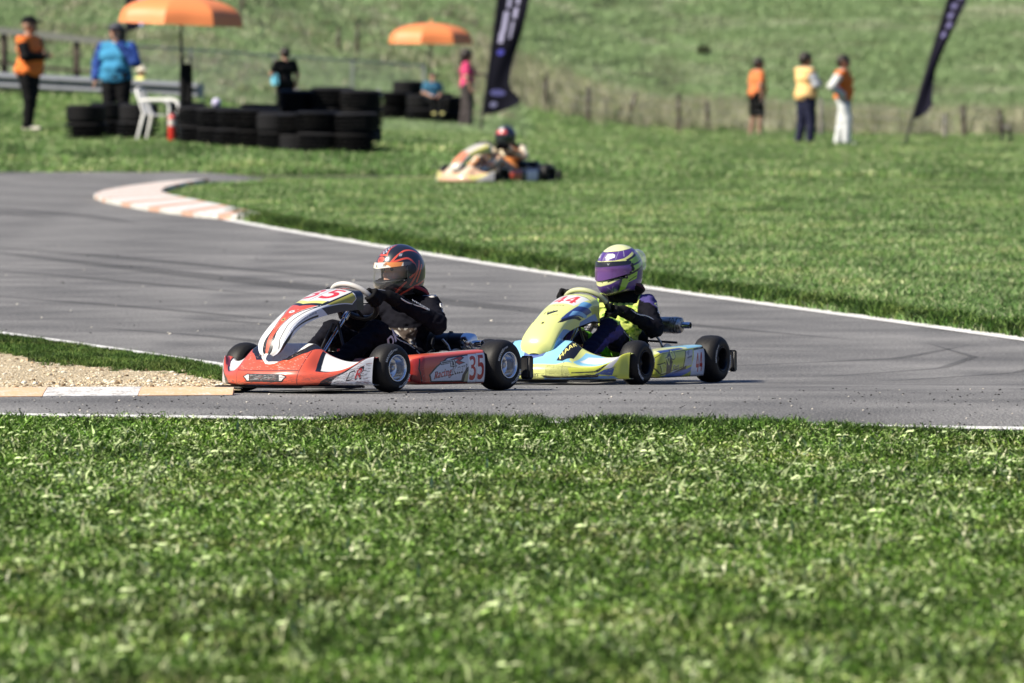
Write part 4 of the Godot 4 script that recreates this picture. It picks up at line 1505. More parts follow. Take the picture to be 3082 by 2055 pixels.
func build_karts() -> void:
	var red_line := [Vector2(1.345, 0.206), Vector2(1.318, 0.278), Vector2(1.256, 0.342), Vector2(1.185, 0.394), Vector2(1.10, 0.438), Vector2(1.0, 0.476), Vector2(0.87, 0.516), Vector2(0.775, 0.540), Vector2(0.71, 0.546)]
	var lemon_line := [Vector2(1.29, 0.186), Vector2(1.285, 0.245), Vector2(1.25, 0.295), Vector2(1.19, 0.345), Vector2(1.10, 0.398), Vector2(1.0, 0.442), Vector2(0.90, 0.476), Vector2(0.79, 0.508), Vector2(0.71, 0.514)]
	var dark_can := mat(Color(0.035, 0.035, 0.045), 0.35, 0.7)
	var raw_can := mat(Color.WHITE, 0.34, 0.9, speckle(256, [[0.03, 3, 1.0]], [Color(0.10, 0.08, 0.06), Color(0.40, 0.37, 0.33), Color(0.62, 0.60, 0.57)], 2.0, 71))
	var one := {
		"label": "red and white racing kart with number 35 on its side pod", "x": across(1275, 45.6), "d": 45.6, "heading": deg_to_rad(53), "front": 0.48, "steer": -0.06, "turn": 0.1,
		"rim": M.alloy, "roll": [-0.85, 2.2], "nose": red_nose(), "panel": red_panel(), "pod": red_pod(), "frame": M.frame_paint,
		"line": red_line, "width": [[0, 0.035], [0.03, 0.058], [0.08, 0.078], [0.16, 0.088], [0.4, 0.088], [0.62, 0.11], [0.8, 0.142], [1, 0.145]], "skirt": [[0, 0.004], [0.1, 0.02], [0.3, 0.036], [0.6, 0.055], [0.85, 0.09], [1, 0.10]], "crown": 0.018,
		"grip": M.grip_white, "exhaust_y": 0.255, "pipe": raw_can, "can": dark_can, "cap": M.alloy, "outlet": -0.01, "straps": [-0.03, -0.115], "strap": M.black_plastic}
	var two := {
		"label": "lemon yellow and blue racing kart with number 44 on its side pod", "x": across(1905, 49.2), "d": 49.2, "heading": deg_to_rad(63.5), "front": 0.465, "steer": -0.05, "turn": 0.12, "drop": 0.03,
		"rim": M.black_rim, "roll": [0.75, 1.75], "nose": lemon_nose(), "panel": lemon_panel(), "pod": lemon_pod(), "frame": M.frame_paint,
		"line": lemon_line, "width": [[0, 0.06], [0.08, 0.09], [0.25, 0.108], [0.5, 0.108], [0.75, 0.125], [1, 0.13]], "skirt": [[0, 0.045], [0.2, 0.06], [0.5, 0.07], [0.8, 0.105], [1, 0.125]], "crown": 0.034,
		"grip": mat(Color(0.44, 0.46, 0.26), 0.5), "exhaust_y": 0.325, "pipe": raw_can, "can": raw_can, "cap": raw_can, "outlet": 0.0, "straps": [0.0], "strap": M.chrome}
	var three := {
		"label": "pale orange and white racing kart stopped on the grass infield", "x": across(1560, 113.6), "d": 113.6, "heading": deg_to_rad(50), "front": 0.48, "steer": -0.1, "turn": 0.0,
		"rim": M.black_rim, "roll": [0.0, 0.0], "nose": pale_nose(), "panel": pale_panel(), "pod": pale_pod(), "frame": M.frame_paint,
		"line": red_line, "width": one.width, "skirt": one.skirt, "crown": 0.03,
		"grip": M.black_plastic, "exhaust_y": 0.25, "pipe": raw_can, "can": dark_can, "cap": dark_can, "outlet": 0.0, "straps": [0.0], "strap": M.chrome}
	for c in [one, two, three]:
		var k := make_kart(c)
		if c == three: k.position.y += 0.0
	make_driver(one, {"label": "driver in black suit and black and red helmet leaning over the red kart's wheel", "look": deg_to_rad(-16), "tilt": -0.04, "helmet": "black", "head": Vector3(0.205, 0.640, 0.0)})
	make_driver(two, {"label": "driver in acid yellow suit and purple and yellow helmet in the lemon kart", "look": deg_to_rad(-27), "tilt": -0.05, "helmet": "purple", "head": Vector3(0.175, 0.655, 0.0)})
	make_driver(three, {"label": "driver in white suit and dark helmet sitting in the kart on the grass", "look": deg_to_rad(8), "tilt": -0.1, "helmet": "dark", "head": Vector3(0.25, 0.595, 0.0)})


# ------------------------------------------------------------------ helmets: az is measured from the front towards the wearer's left, el upwards, in degrees
func helmet_point(az: float, el: float, grow := 0.0) -> Vector3:
	var a := deg_to_rad(az)
	var e := deg_to_rad(el)
	var dir := Vector3(cos(e) * cos(a), sin(e), -cos(e) * sin(a))
	var n := 2.0 if el >= 0.0 else lerpf(2.0, 3.2, minf(1.0, -el / 30.0))
	var rho := sqrt(pow(dir.x / 0.141, 2.0) + pow(dir.z / 0.121, 2.0))
	var r := 1.0 / pow(pow(rho, n) + pow(absf(dir.y) / (0.138 if el >= 0.0 else 0.152), n), 1.0 / n)
	if el < 0.0:
		r *= 1.0 + 0.10 * smoothstep(0.0, -38.0, el) * exp(-pow(az / 48.0, 2.0))
		r *= 1.0 - 0.07 * smoothstep(-10.0, -45.0, el) * smoothstep(100.0, 180.0, absf(az))
	return dir * (r + grow)


func hp(az: float, el: float) -> Array:
	return [(az + 180.0) / 360.0, (90.0 - el) / 144.0]


func hpoly(p: Print, pts: Array, c: Color) -> void:
	for m in [1.0, -1.0]:
		var q := []
		for e in pts: q.append(hp(e[0] * m, e[1]))
		p.fill(q, c)


func hline(p: Print, pts: Array, wide: float, c: Color) -> void:
	for m in [1.0, -1.0]:
		var q := []
		for k in pts.size() - 1:
			for s in 4:
				var a := Vector2(pts[k][0], pts[k][1])
				var b := Vector2(pts[k + 1][0], pts[k + 1][1])
				var pre: Array = pts[maxi(k - 1, 0)]
				var post: Array = pts[mini(k + 2, pts.size() - 1)]
				var v := a.cubic_interpolate(b, Vector2(pre[0], pre[1]), Vector2(post[0], post[1]), s / 4.0)
				q.append(hp(v.x * m, v.y))
		var last: Array = pts[pts.size() - 1]
		q.append(hp(last[0] * m, last[1]))
		p.line(q, wide / 144.0, c)


func helmet_print(kind: String) -> Print:
	if kind == "black":
		var p := Print.new(1536, 768, Color(0.014, 0.014, 0.018))
		var r := Color(0.60, 0.075, 0.04)
		for k in 9:   # pale checks on the crown
			for j in 3:
				if (k + j) % 2: p.fill([hp(-11 + j * 7.5, 40 + k * 4.5), hp(-4.5 + j * 7.5, 40 + k * 4.5), hp(-4.5 + j * 7.5, 44 + k * 4.5), hp(-11 + j * 7.5, 44 + k * 4.5)], Color(0.45, 0.47, 0.55))
		hline(p, [[15, 37], [16, 60], [30, 80]], 4.0, r)
		p.line([hp(-17, 37), hp(17, 37)], 4.5 / 144.0, r)
		hline(p, [[30, 17], [48, 38], [72, 52], [105, 52], [130, 40], [142, 22]], 4.5, r)
		hline(p, [[29, 17], [60, 28], [78, 30], [92, 20], [98, 5], [93, -9], [80, -18]], 4.8, r)
		hline(p, [[115, 22], [100, -10], [80, -34]], 4.6, r)
		hline(p, [[122, 12], [108, -14], [100, -28]], 4.2, r)
		hline(p, [[132, -26], [80, -42], [42, -54]], 4.2, r)
		hline(p, [[68, -27], [42, -44], [34, -54]], 4.0, r)
		hpoly(p, [[46, 34], [58, 46], [66, 46], [56, 33]], Color(0.05, 0.05, 0.06))
		for k in 3: hpoly(p, [[52 + k * 3, 36], [53.5 + k * 3, 36], [56 + k * 3, 43], [54.5 + k * 3, 43]], Color(0.5, 0.52, 0.6))
		p.oval(0.5, (90.0 - 25.5) / 144.0, 0.036, 0.052, Color(0.65, 0.11, 0.07))
		write(p, "BELL", 0.5, (90.0 - 25.5) / 144.0, 0.046, 0.04, INK)
		return p
	if kind == "dark":
		var p := Print.new(512, 256, Color(0.02, 0.02, 0.025))
		p.fill([hp(-40, 16), hp(40, 16), hp(30, 45), hp(-30, 45)], Color(0.5, 0.06, 0.05))
		p.fill([hp(-18, 38), hp(18, 38), hp(18, 58), hp(-18, 58)], Color(0.55, 0.54, 0.55))
		hpoly(p, [[70, -10], [110, 10], [100, -30], [70, -35]], Color(0.06, 0.06, 0.07))
		return p
	var p := Print.new(1536, 768, VIOLET)
	p.fill([hp(-180, 90), hp(-180, 58), hp(-100, 56), hp(-50, 49), hp(0, 44), hp(50, 49), hp(100, 56), hp(180, 58), hp(180, 90)], Color(0.72, 0.74, 0.36))
	hline(p, [[0, 44], [50, 49], [100, 56], [180, 58]], 1.2, INK)
	hpoly(p, [[0, 19], [40, 22], [66, 28], [96, 42], [110, 47], [112, 41], [78, 24], [60, 14], [0, 14]], LEMON)
	hpoly(p, [[55, 16], [80, 22], [118, 38], [140, 34], [135, 0], [110, -8], [105, -26], [76, -34], [68, -47], [44, -52], [57, -25], [70, -22], [80, 0], [75, 14]], Color(0.34, 0.56, 0.06))
	hline(p, [[76, 23], [92, 29], [118, 38]], 5.5, Color(0.02, 0.015, 0.03))
	hline(p, [[88, 8], [104, 12], [138, 20]], 5.0, Color(0.02, 0.015, 0.03))
	hline(p, [[70, -18], [95, -10], [135, 4]], 5.5, Color(0.02, 0.015, 0.03))
	hline(p, [[44, -52], [57, -24]], 4.0, Color(0.03, 0.02, 0.06))
	hline(p, [[78, -30], [104, -20]], 2.2, Color(0.05, 0.06, 0.02))
	hpoly(p, [[0, -21], [30, -20], [62, -15], [60, -22], [30, -31], [0, -34]], Color(0.70, 0.72, 0.33))
	hpoly(p, [[22, -25], [40, -23], [36, -26], [22, -28]], Color(0.05, 0.05, 0.02))
	hpoly(p, [[6, -27], [10, -26], [9, -29]], Color(0.05, 0.05, 0.02))
	hpoly(p, [[12, 28], [16, 39], [32, 41], [40, 38], [40, 30], [30, 27]], PAPER)
	hpoly(p, [[18, 32], [34, 33], [34, 36], [18, 36]], Color(0.6, 0.58, 0.45))
	hline(p, [[6, 20], [12, 44], [20, 60]], 1.0, Color(0.4, 0.4, 0.3))
	hline(p, [[42, 24], [48, 40], [60, 62]], 1.0, Color(0.3, 0.3, 0.4))
	hline(p, [[68, 34], [70, 50], [66, 56]], 1.6, Color(0.45, 0.45, 0.5))
	hline(p, [[20, -36], [28, -46], [24, -54]], 0.8, Color(0.4, 0.36, 0.5))
	hline(p, [[34, -36], [30, -45], [36, -54]], 0.8, Color(0.4, 0.36, 0.5))
	return p


func helmet(parent: Node3D, kind: String, at: Vector3, look: float, tilt: float) -> void:
	var h := Node3D.new()
	h.name = "helmet"
	parent.add_child(h, true)
	h.transform = Transform3D(Basis(Vector3.UP, look) * Basis(Vector3.BACK, tilt), at)
	var port := func(u, w):
		var az: float = absf(u * 360.0 - 180.0)
		var el: float = 90.0 - w * 144.0
		return az < 72.0 and el < 15.0 and el > -22.0 - 0.0 * az
	var mb := MB.new()
	mb.grid(96, 48, func(u, w): return helmet_point(u * 360.0 - 180.0, 90.0 - w * 144.0), port)
	put(mb.mesh(true), "shell", glossy(mat(Color.WHITE, 0.3, 0.0, helmet_print(kind).texture()), 1.0, 0.03), h)
	mb = MB.new()
	mb.grid(48, 30, func(u, w): return helmet_point(u * 360.0 - 180.0, 90.0 - w * 144.0, -0.018), port)
	put(mb.mesh(true), "lining", M.black_cloth, h)
	mb = MB.new()   # rubber lip round the opening
	var lip := []
	for k in 41: lip.append(helmet_point(lerpf(-72, 72, k / 40.0), 15.5, 0.001))
	for k in 9: lip.append(helmet_point(72.5, lerpf(15.0, -22.0, k / 8.0), 0.001))
	for k in 41: lip.append(helmet_point(lerpf(72, -72, k / 40.0), -22.5, 0.001))
	for k in 9: lip.append(helmet_point(-72.5, lerpf(-22.0, 15.0, k / 8.0), 0.001))
	mb.tube(lip, 0.0035, 8, false, true)
	var base := []
	for k in 60: base.append(helmet_point(k * 6.0, -54.0, -0.004))
	mb.tube(base, 0.006, 8, false, true)
	put(mb.mesh(), "rubber_lip", M.black_plastic, h)
	var low := func(az): return (-34.0 if kind == "black" else -23.0) + (26.0 if kind == "black" else 13.0) * pow(absf(az) / 88.0, 1.4)
	var high := func(az): return 17.0 + 4.0 * absf(az) / 88.0
	var cut := 0.24 if kind == "black" else 0.30
	var vis := clear(Color(0.5, 0.47, 0.42), 0.05) if kind == "black" else glossy(mat(Color(0.20, 0.085, 0.30) if kind == "purple" else Color(0.02, 0.03, 0.03), 0.22, 0.55), 1.0, 0.02)
	var band := Print.new(512, 64, Color(0.015, 0.015, 0.02))
	if kind == "black":
		band = Print.new(1024, 128, Color(0.70, 0.66, 0.58))
		band.fill([[0.62, 0.0], [0.86, 0.0], [0.83, 1.0], [0.70, 1.0], [0.66, 0.55], [0.60, 0.5]], Color(0.62, 0.22, 0.06))
		band.fill([[0.38, 0.0], [0.14, 0.0], [0.17, 1.0], [0.30, 1.0], [0.34, 0.55], [0.40, 0.5]], Color(0.62, 0.22, 0.06))
		for k in 3: band.fill([[0.585 + k * 0.017, 0.75], [0.60 + k * 0.017, 0.12], [0.608 + k * 0.017, 0.12], [0.594 + k * 0.017, 0.75]], INK)
		band.rect(0.86, 0, 1, 1, Color(0.06, 0.06, 0.07))
		band.rect(0, 0, 0.14, 1, Color(0.06, 0.06, 0.07))
		band.fill([[0.475, 0.3], [0.49, 0.3], [0.49, 0.7], [0.505, 0.7], [0.505, 0.8], [0.475, 0.8]], INK)
	else:
		band.fill([[0.63, 0.25], [0.65, 0.5], [0.67, 0.25], [0.66, 0.65], [0.65, 0.8], [0.64, 0.65]], Color(0.25, 0.27, 0.28))
	mb = MB.new()
	var pane := func(u, w):
		var az: float = lerpf(-86.0, 86.0, u)
		return helmet_point(az, lerpf(high.call(az), low.call(az), lerpf(cut, 1.0, w)), 0.006 + 0.003 * cos(deg_to_rad(az)))
	if kind == "black": mb.grid(48, 14, pane)
	else: mb.shell(48, 14, pane, 0.0022)
	put(mb.mesh(), "visor", vis, h)
	mb = MB.new()
	mb.shell(48, 4, func(u, w):
		var az: float = lerpf(-86.0, 86.0, u)
		return helmet_point(az, lerpf(high.call(az), low.call(az), cut * w), 0.0068 + 0.003 * cos(deg_to_rad(az))), 0.0024)
	put(mb.mesh(), "sun_strip", glossy(mat(Color.WHITE, 0.3, 0.0, band.texture()), 0.8, 0.05), h)
	for s in [-1, 1]:   # hinges
		mb = MB.new()
		if kind == "purple":
			for e in [[88.0, 9.0, 0.013], [90.0, -1.0, 0.012], [82.0, -9.0, 0.008], [70.0, -21.0, 0.009]]:
				var o := helmet_point(e[0] * s, e[1], 0.0)
				mb.lathe([Vector2(0, 0.009), Vector2(e[2] * 0.8, 0.009), Vector2(e[2], 0.006), Vector2(e[2], -0.006)], o, o.normalized(), 16)
		else:
			var o := helmet_point(84.0 * s, 4.0, 0.0)
			mb.lathe([Vector2(0, 0.007), Vector2(0.026, 0.006), Vector2(0.031, 0.002), Vector2(0.031, -0.008)], o, o.normalized(), 24)
			o = helmet_point(64.0 * s, -24.0, 0.0)
			mb.lathe([Vector2(0, 0.007), Vector2(0.006, 0.007), Vector2(0.008, 0.0)], o, o.normalized(), 12)
		put(mb.mesh(), "visor_hinge", M.black_plastic, h)
	if kind == "purple":
		mb = MB.new()
		mb.grid(24, 8, func(u, w):
			var az: float = lerpf(115.0, 245.0, u)
			var edge: float = sin(PI * u)
			return helmet_point(az, lerpf(46.0, -6.0, w), 0.002 + 0.03 * edge * sin(PI * pow(w, 0.7)) + 0.012 * w * edge))
		put(mb.mesh(), "spoiler", clear(Color(0.75, 0.8, 0.85), 0.12), h)
	if kind == "black":
		var head := [[Vector3(0.0, 0.03, 0), Vector3(-0.02, 0.03, 0), 0.078, 0.08], [Vector3(0.045, -0.055, 0), Vector3(0.02, -0.02, 0), 0.045, 0.065], [Vector3(0.083, 0.008, 0), Vector3(0.100, -0.022, 0), 0.008, 0.0125], [Vector3(0.068, 0.022, -0.03), Vector3(0.068, 0.022, 0.03), 0.016, 0.016], [Vector3(0.066, -0.025, -0.032), Vector3(0.066, -0.025, 0.032), 0.02, 0.02], [Vector3(0.078, -0.052, -0.015), Vector3(0.078, -0.052, 0.015), 0.013, 0.013]]
		put(body(head, 0.005, 0.02).mesh(), "face", M.skin, h)
		mb = MB.new()
		for s in [-1, 1]:
			mb.ball(Vector3(0.078, 0.008, s * 0.032), Vector3.ONE * 0.011, 12, 8)
			mb.tube([Vector3(0.083, 0.030, s * 0.015), Vector3(0.083, 0.034, s * 0.032), Vector3(0.074, 0.029, s * 0.05)], 0.0045, 6)
		put(mb.mesh(), "eyes", M.eye_dark, h)


# a gloved hand closed round the rim of the steering wheel at p: t along the rim, r outwards, n towards the driver
func grip_bones(p: Vector3, t: Vector3, r: Vector3, n: Vector3, wrist: Vector3) -> Array:
	var out := []
	var palm := p + n * 0.030 + r * 0.018
	for k in 4:
		var s := t * (0.031 - k * 0.0205)
		var len: float = [0.92, 1.0, 0.96, 0.8][k]
		var kn := p + s + n * 0.026 + r * 0.034
		var m1 := p + s * 0.98 + r * 0.040 * len - n * 0.008
		var m2 := p + s * 0.95 + r * 0.016 - n * 0.030 * len
		var tip := p + s * 0.92 - r * 0.016 * len - n * 0.020
		out.append([palm + s * 0.8, kn, 0.016, 0.0125])
		out.append([kn, m1, 0.0120, 0.0108])
		out.append([m1, m2, 0.0108, 0.0100])
		out.append([m2, tip, 0.0100, 0.0085])
	out.append([palm - t * 0.005, p + t * 0.045 + n * 0.022 - r * 0.002, 0.016, 0.0115])
	out.append([p + t * 0.045 + n * 0.022 - r * 0.002, p + t * 0.050 + n * 0.000 - r * 0.024, 0.0115, 0.0095])
	out.append([palm, wrist, 0.027, 0.026])
	return out


func make_driver(c: Dictionary, o: Dictionary) -> void:
	var kind: String = o.helmet
	var far := kind == "dark"
	var hub_at: Vector3 = WHEEL_MID - Vector3(0, c.get("drop", 0.0), 0)
	var man := thing("person", o.label, "person")
	man.transform = Transform3D(kart_basis(c), on_ground(c.x, c.d))
	if far: man.scale = Vector3(1.04, 1.06, 1.14)
	var hands := {"black": [deg_to_rad(8), deg_to_rad(10)], "purple": [deg_to_rad(-26), deg_to_rad(25)], "dark": [0.0, 0.0]}
	var bones := [
		[Vector3(0.19, 0.150, -0.06), Vector3(0.19, 0.150, 0.06), 0.085, 0.085],
		[Vector3(0.18, 0.19, 0), Vector3(0.16, 0.33, 0), 0.098, 0.102],
		[Vector3(0.145, 0.365, -0.06), Vector3(0.145, 0.365, 0.06), 0.088, 0.088],
		[Vector3(0.14, 0.44, -0.11), Vector3(0.14, 0.44, 0.11), 0.058, 0.058],
		[Vector3(0.145, 0.45, 0), o.head - Vector3(0.03, 0.10, 0), 0.066, 0.055]]
	var ends := []
	for s in [-1, 1]:
		var sh := Vector3(0.14, 0.45, s * 0.155)
		var el := Vector3(0.255, 0.355, s * 0.285)
		if kind == "purple": el = Vector3(0.27, 0.315, s * 0.265)
		var a: float = hands[kind][0 if s < 0 else 1]
		var r := (Vector3(0, 0, s) * cos(a) + WHEEL_UP * sin(a)).normalized()
		var t = WHEEL_AXIS.cross(r).normalized() * -s
		if t.dot(WHEEL_UP) < 0.0: t = -t
		var p := hub_at + r * 0.132
		var wr: Vector3 = p + WHEEL_AXIS * 0.045 + r * 0.02 + (el - p).normalized() * 0.06
		bones.append([sh, el, 0.056, 0.046])
		bones.append([el, wr, 0.046, 0.032])
		ends.append([p, t, r, wr, el])
		bones.append([Vector3(0.22, 0.145, s * 0.08), Vector3(0.60, 0.31, s * 0.145), 0.08, 0.058])
		bones.append([Vector3(0.60, 0.31, s * 0.145), Vector3(0.96, 0.13, s * 0.115), 0.056, 0.040])
	var tints := {
		"black": func(q: Vector3):
			if q.y > 0.482 and absf(q.z) > 0.115 and absf(q.z) < 0.185 and q.x < 0.17: return Color(0.55, 0.53, 0.5)
			if absf(q.z) < 0.115 and q.x > 0.20 and q.y > 0.17 and q.y < 0.33 and q.x < 0.34: return Color(0.09, 0.07, 0.055) if fold_noise.get_noise_3dv(q * 30.0) < 0.1 else Color(0.45, 0.43, 0.4)
			return Color(0.007, 0.007, 0.008),
		"purple": func(q: Vector3):
			if q.y > 0.13 and absf(q.z) > 0.135 and q.x < 0.55 and q.y > 0.22 and q.x < 0.5:
				if q.y > 0.43 and q.x < 0.2: return Color(0.07, 0.055, 0.19)
				return Color(0.007, 0.007, 0.009)
			if q.x > 0.30:
				var band := q.x * 0.6 + q.y
				if q.y > 0.33 + 0.03 * sin(q.z * 60.0) and q.x < 0.62: return Color(0.30, 0.48, 0.10)
				if band > 0.62 and band < 0.70: return Color(0.06, 0.05, 0.18)
				if q.x < 0.46: return Color(0.13, 0.36, 0.03)
				return Color(0.015, 0.015, 0.035)
			if q.x > 0.22 and q.y < 0.2: return Color(0.15, 0.40, 0.04)
			if q.y > 0.455 and absf(q.z) < 0.125: return Color(0.008, 0.008, 0.01)
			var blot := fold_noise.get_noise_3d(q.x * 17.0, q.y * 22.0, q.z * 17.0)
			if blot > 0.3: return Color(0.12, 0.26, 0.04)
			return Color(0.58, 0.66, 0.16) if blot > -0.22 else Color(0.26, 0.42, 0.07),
		"dark": func(q: Vector3):
			if q.x > 0.3: return Color(0.62, 0.56, 0.44) if fold_noise.get_noise_3dv(q * 9.0) > -0.1 else Color(0.6, 0.28, 0.14)
			if absf(q.z) > 0.20: return Color(0.60, 0.54, 0.42)
			return Color(0.6, 0.24, 0.08) if q.y < 0.34 else (Color(0.58, 0.50, 0.36) if fold_noise.get_noise_3dv(q * 7.0) > 0.0 else Color(0.03, 0.03, 0.03))}
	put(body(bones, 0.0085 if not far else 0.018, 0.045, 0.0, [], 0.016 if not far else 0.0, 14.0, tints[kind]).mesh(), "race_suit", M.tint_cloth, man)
	for e in ends:
		var gb := grip_bones(e[0], e[1], e[2], WHEEL_AXIS, e[3])
		gb.append([e[3], e[3] + (e[4] - e[3]).normalized() * 0.05, 0.033, 0.038])
		put(body(gb, 0.0048 if not far else 0.011, 0.007).mesh(), "glove", M.black_cloth, man)
	for s in [-1, 1]:
		put(body([[Vector3(0.955, 0.16, s * 0.115), Vector3(0.985, 0.095, s * 0.115), 0.044, 0.036], [Vector3(0.985, 0.088, s * 0.115), Vector3(1.092, 0.215, s * 0.112), 0.035, 0.03]], 0.008, 0.03).mesh(), "boot", mat(Color(0.05, 0.045, 0.045), 0.6) if kind != "black" else M.black_cloth, man)
	if kind == "black":
		for s in [-1, 1]:
			put(body([[Vector3(0.99, 0.072, s * 0.115), Vector3(1.10, 0.20, s * 0.112), 0.028, 0.026]], 0.007, 0.01).mesh(), "boot_sole", mat(Color(0.42, 0.06, 0.04), 0.6), man)
	# neck collar
	var mb := MB.new()
	var axis := Vector3(-0.42, 1, 0).normalized()
	var mid: Vector3 = o.head + Vector3(-0.035, -0.118, 0)
	var tilt_x := Vector3(1, 0.42, 0).normalized()
	var loop := []
	for k in 40:
		var a := TAU * k / 40
		loop.append(mid + (tilt_x * cos(a) * 1.1 + Vector3(0, 0, 1) * sin(a)) * 0.095 + axis * 0.012 * (1.0 - cos(a)))
	mb.tube(loop, 0.030, 12, false, true)
	var collar := put(mb.mesh(), "neck_collar", M.black_cloth, man)
	mb = MB.new()
	var trim := []
	for k in 40:
		var a := TAU * k / 40
		trim.append(mid + (tilt_x * cos(a) * 1.1 + Vector3(0, 0, 1) * sin(a)) * 0.118 + axis * (0.012 * (1.0 - cos(a)) + 0.002))
	mb.tube(trim, 0.011, 8, false, true)
	put(mb.mesh(), "trim", mat(Color(0.30, 0.02, 0.03) if kind == "black" else Color(0.06, 0.01, 0.02), 0.7), collar)
	helmet(man, kind, o.head, o.look, o.tilt)
	# lettering on the suit
	if far: return
	var wrap := func(a: Vector3, b: Vector3, at: float, rad: float, out: Vector3, turn: float):
		var dir := (b - a).normalized()
		var face := (out - dir * out.dot(dir)).normalized()
		var side := dir.cross(face)
		var c0 := a.lerp(b, at)
		return func(x: float, y: float):
			var xx := x * cos(turn) - y * sin(turn)
			var yy := x * sin(turn) + y * cos(turn)
			return c0 + dir * xx + (face * cos(yy / rad) - side * sin(yy / rad)) * rad
	var sh := Vector3(0.14, 0.45, -0.155)
	var el: Vector3 = ends[0][4]
	var wr: Vector3 = ends[0][3]
	var white := mat(Color(0.62, 0.62, 0.62), 0.8)
	for seam in [[sh, el, 0.054, 0.045, Vector3(-0.6, 0.5, -0.6)], [el, wr, 0.045, 0.031, Vector3(0.1, 0.6, -0.8)], [Vector3(0.22, 0.145, -0.08), Vector3(0.60, 0.31, -0.145), 0.080, 0.057, Vector3(0.0, 0.6, -1.0)]]:
		var along_limb: Vector3 = (seam[1] - seam[0]).normalized()
		var out: Vector3 = (seam[4] - along_limb * seam[4].dot(along_limb)).normalized()
		var pts := []
		for j in 13: pts.append(seam[0].lerp(seam[1], 0.1 + 0.065 * j) + out * lerpf(seam[2], seam[3], 0.1 + 0.065 * j) + along_limb.cross(out) * 0.012 * sin(j * 0.5))
		mb = MB.new()
		mb.tube(pts, 0.0036, 6)
		put(mb.mesh(), "piping", white if kind == "black" else mat(Color(0.4, 0.42, 0.5), 0.7), man)
	for h in 2:   # pale outline on the back of the glove
		var e: Array = ends[h]
		var back: Vector3 = e[0] + WHEEL_AXIS * 0.052 + e[2] * 0.028
		mb = MB.new()
		mb.tube([back + e[1] * 0.03 - WHEEL_AXIS * 0.012, back + e[1] * 0.012, e[3].lerp(back, 0.35) + WHEEL_AXIS * 0.026, back - e[1] * 0.016, back - e[1] * 0.034 - WHEEL_AXIS * 0.012], 0.0026, 6)
		put(mb.mesh(), "piping", white, man)
	if kind == "black":
		put(lettering("A", 0.022, 0.022, wrap.call(sh, el, 0.35, 0.064, Vector3(0.2, 0.15, -1), PI * 0.45)), "lettering", white, man)
		put(lettering("INNO", 0.05, 0.014, wrap.call(sh, el, 0.55, 0.062, Vector3(-0.4, 0.0, -1), 0.1)), "lettering", white, man)
		put(lettering("MARTINSPORT", 0.12, 0.016, wrap.call(wr, el, 0.55, 0.052, Vector3(0.2, 0.75, -0.6), 0.0)), "lettering", white, man)
		put(lettering("DA", 0.115, 0.07, wrap.call(Vector3(0.60, 0.31, -0.145), Vector3(0.22, 0.145, -0.08), 0.16, 0.074, Vector3(0.35, 0.25, -1), 1.1)), "lettering", mat(Color(0.60, 0.61, 0.66), 0.7), man)
	else:
		put(lettering("EVO", 0.075, 0.032, wrap.call(el, sh, 0.62, 0.063, Vector3(0.1, 0.1, -1), 0.95), font_serif), "lettering", mat(Color(0.52, 0.58, 0.24), 0.8), man)
		put(lettering("HAAK", 0.075, 0.018, wrap.call(el, sh, 0.34, 0.060, Vector3(0.0, 0.0, -1), 1.05)), "lettering", white, man)
		put(lettering("O", 0.035, 0.045, wrap.call(Vector3(0.60, 0.31, -0.145), Vector3(0.22, 0.145, -0.08), 0.35, 0.078, Vector3(0.1, 0.3, -1), 0.0)), "lettering", mat(Color(0.30, 0.55, 0.10), 0.8), man)


# ------------------------------------------------------------------ people standing about: x forward, y up, z to their right; joints for a height of 1.75
func hand_into(mb: MB, wrist: Vector3, dir: Vector3, side: Vector3, k: float) -> void:
	var n := dir.cross(side).normalized()
	mb.ball(wrist + dir * 0.045 * k, Vector3(0.05, 0.018, 0.04) * k, 10, 6, Basis(dir, n, dir.cross(n)))
	for f in 4:
		var s := side * (0.03 - f * 0.02) * k
		var len: float = [0.85, 1.0, 0.95, 0.75][f]
		var p0 := wrist + dir * 0.08 * k + s
		mb.tube([p0, p0 + (dir * 0.035 - n * 0.006) * len * k, p0 + (dir * 0.06 - n * 0.022) * len * k], [0.0095 * k, 0.0088 * k, 0.0075 * k], 6)
	var t0 := wrist + (dir * 0.02 + side * 0.035) * k
	mb.tube([t0, t0 + (dir * 0.03 + side * 0.022) * k, t0 + (dir * 0.058 + side * 0.02 - n * 0.012) * k], [0.012 * k, 0.0105 * k, 0.009 * k], 6)


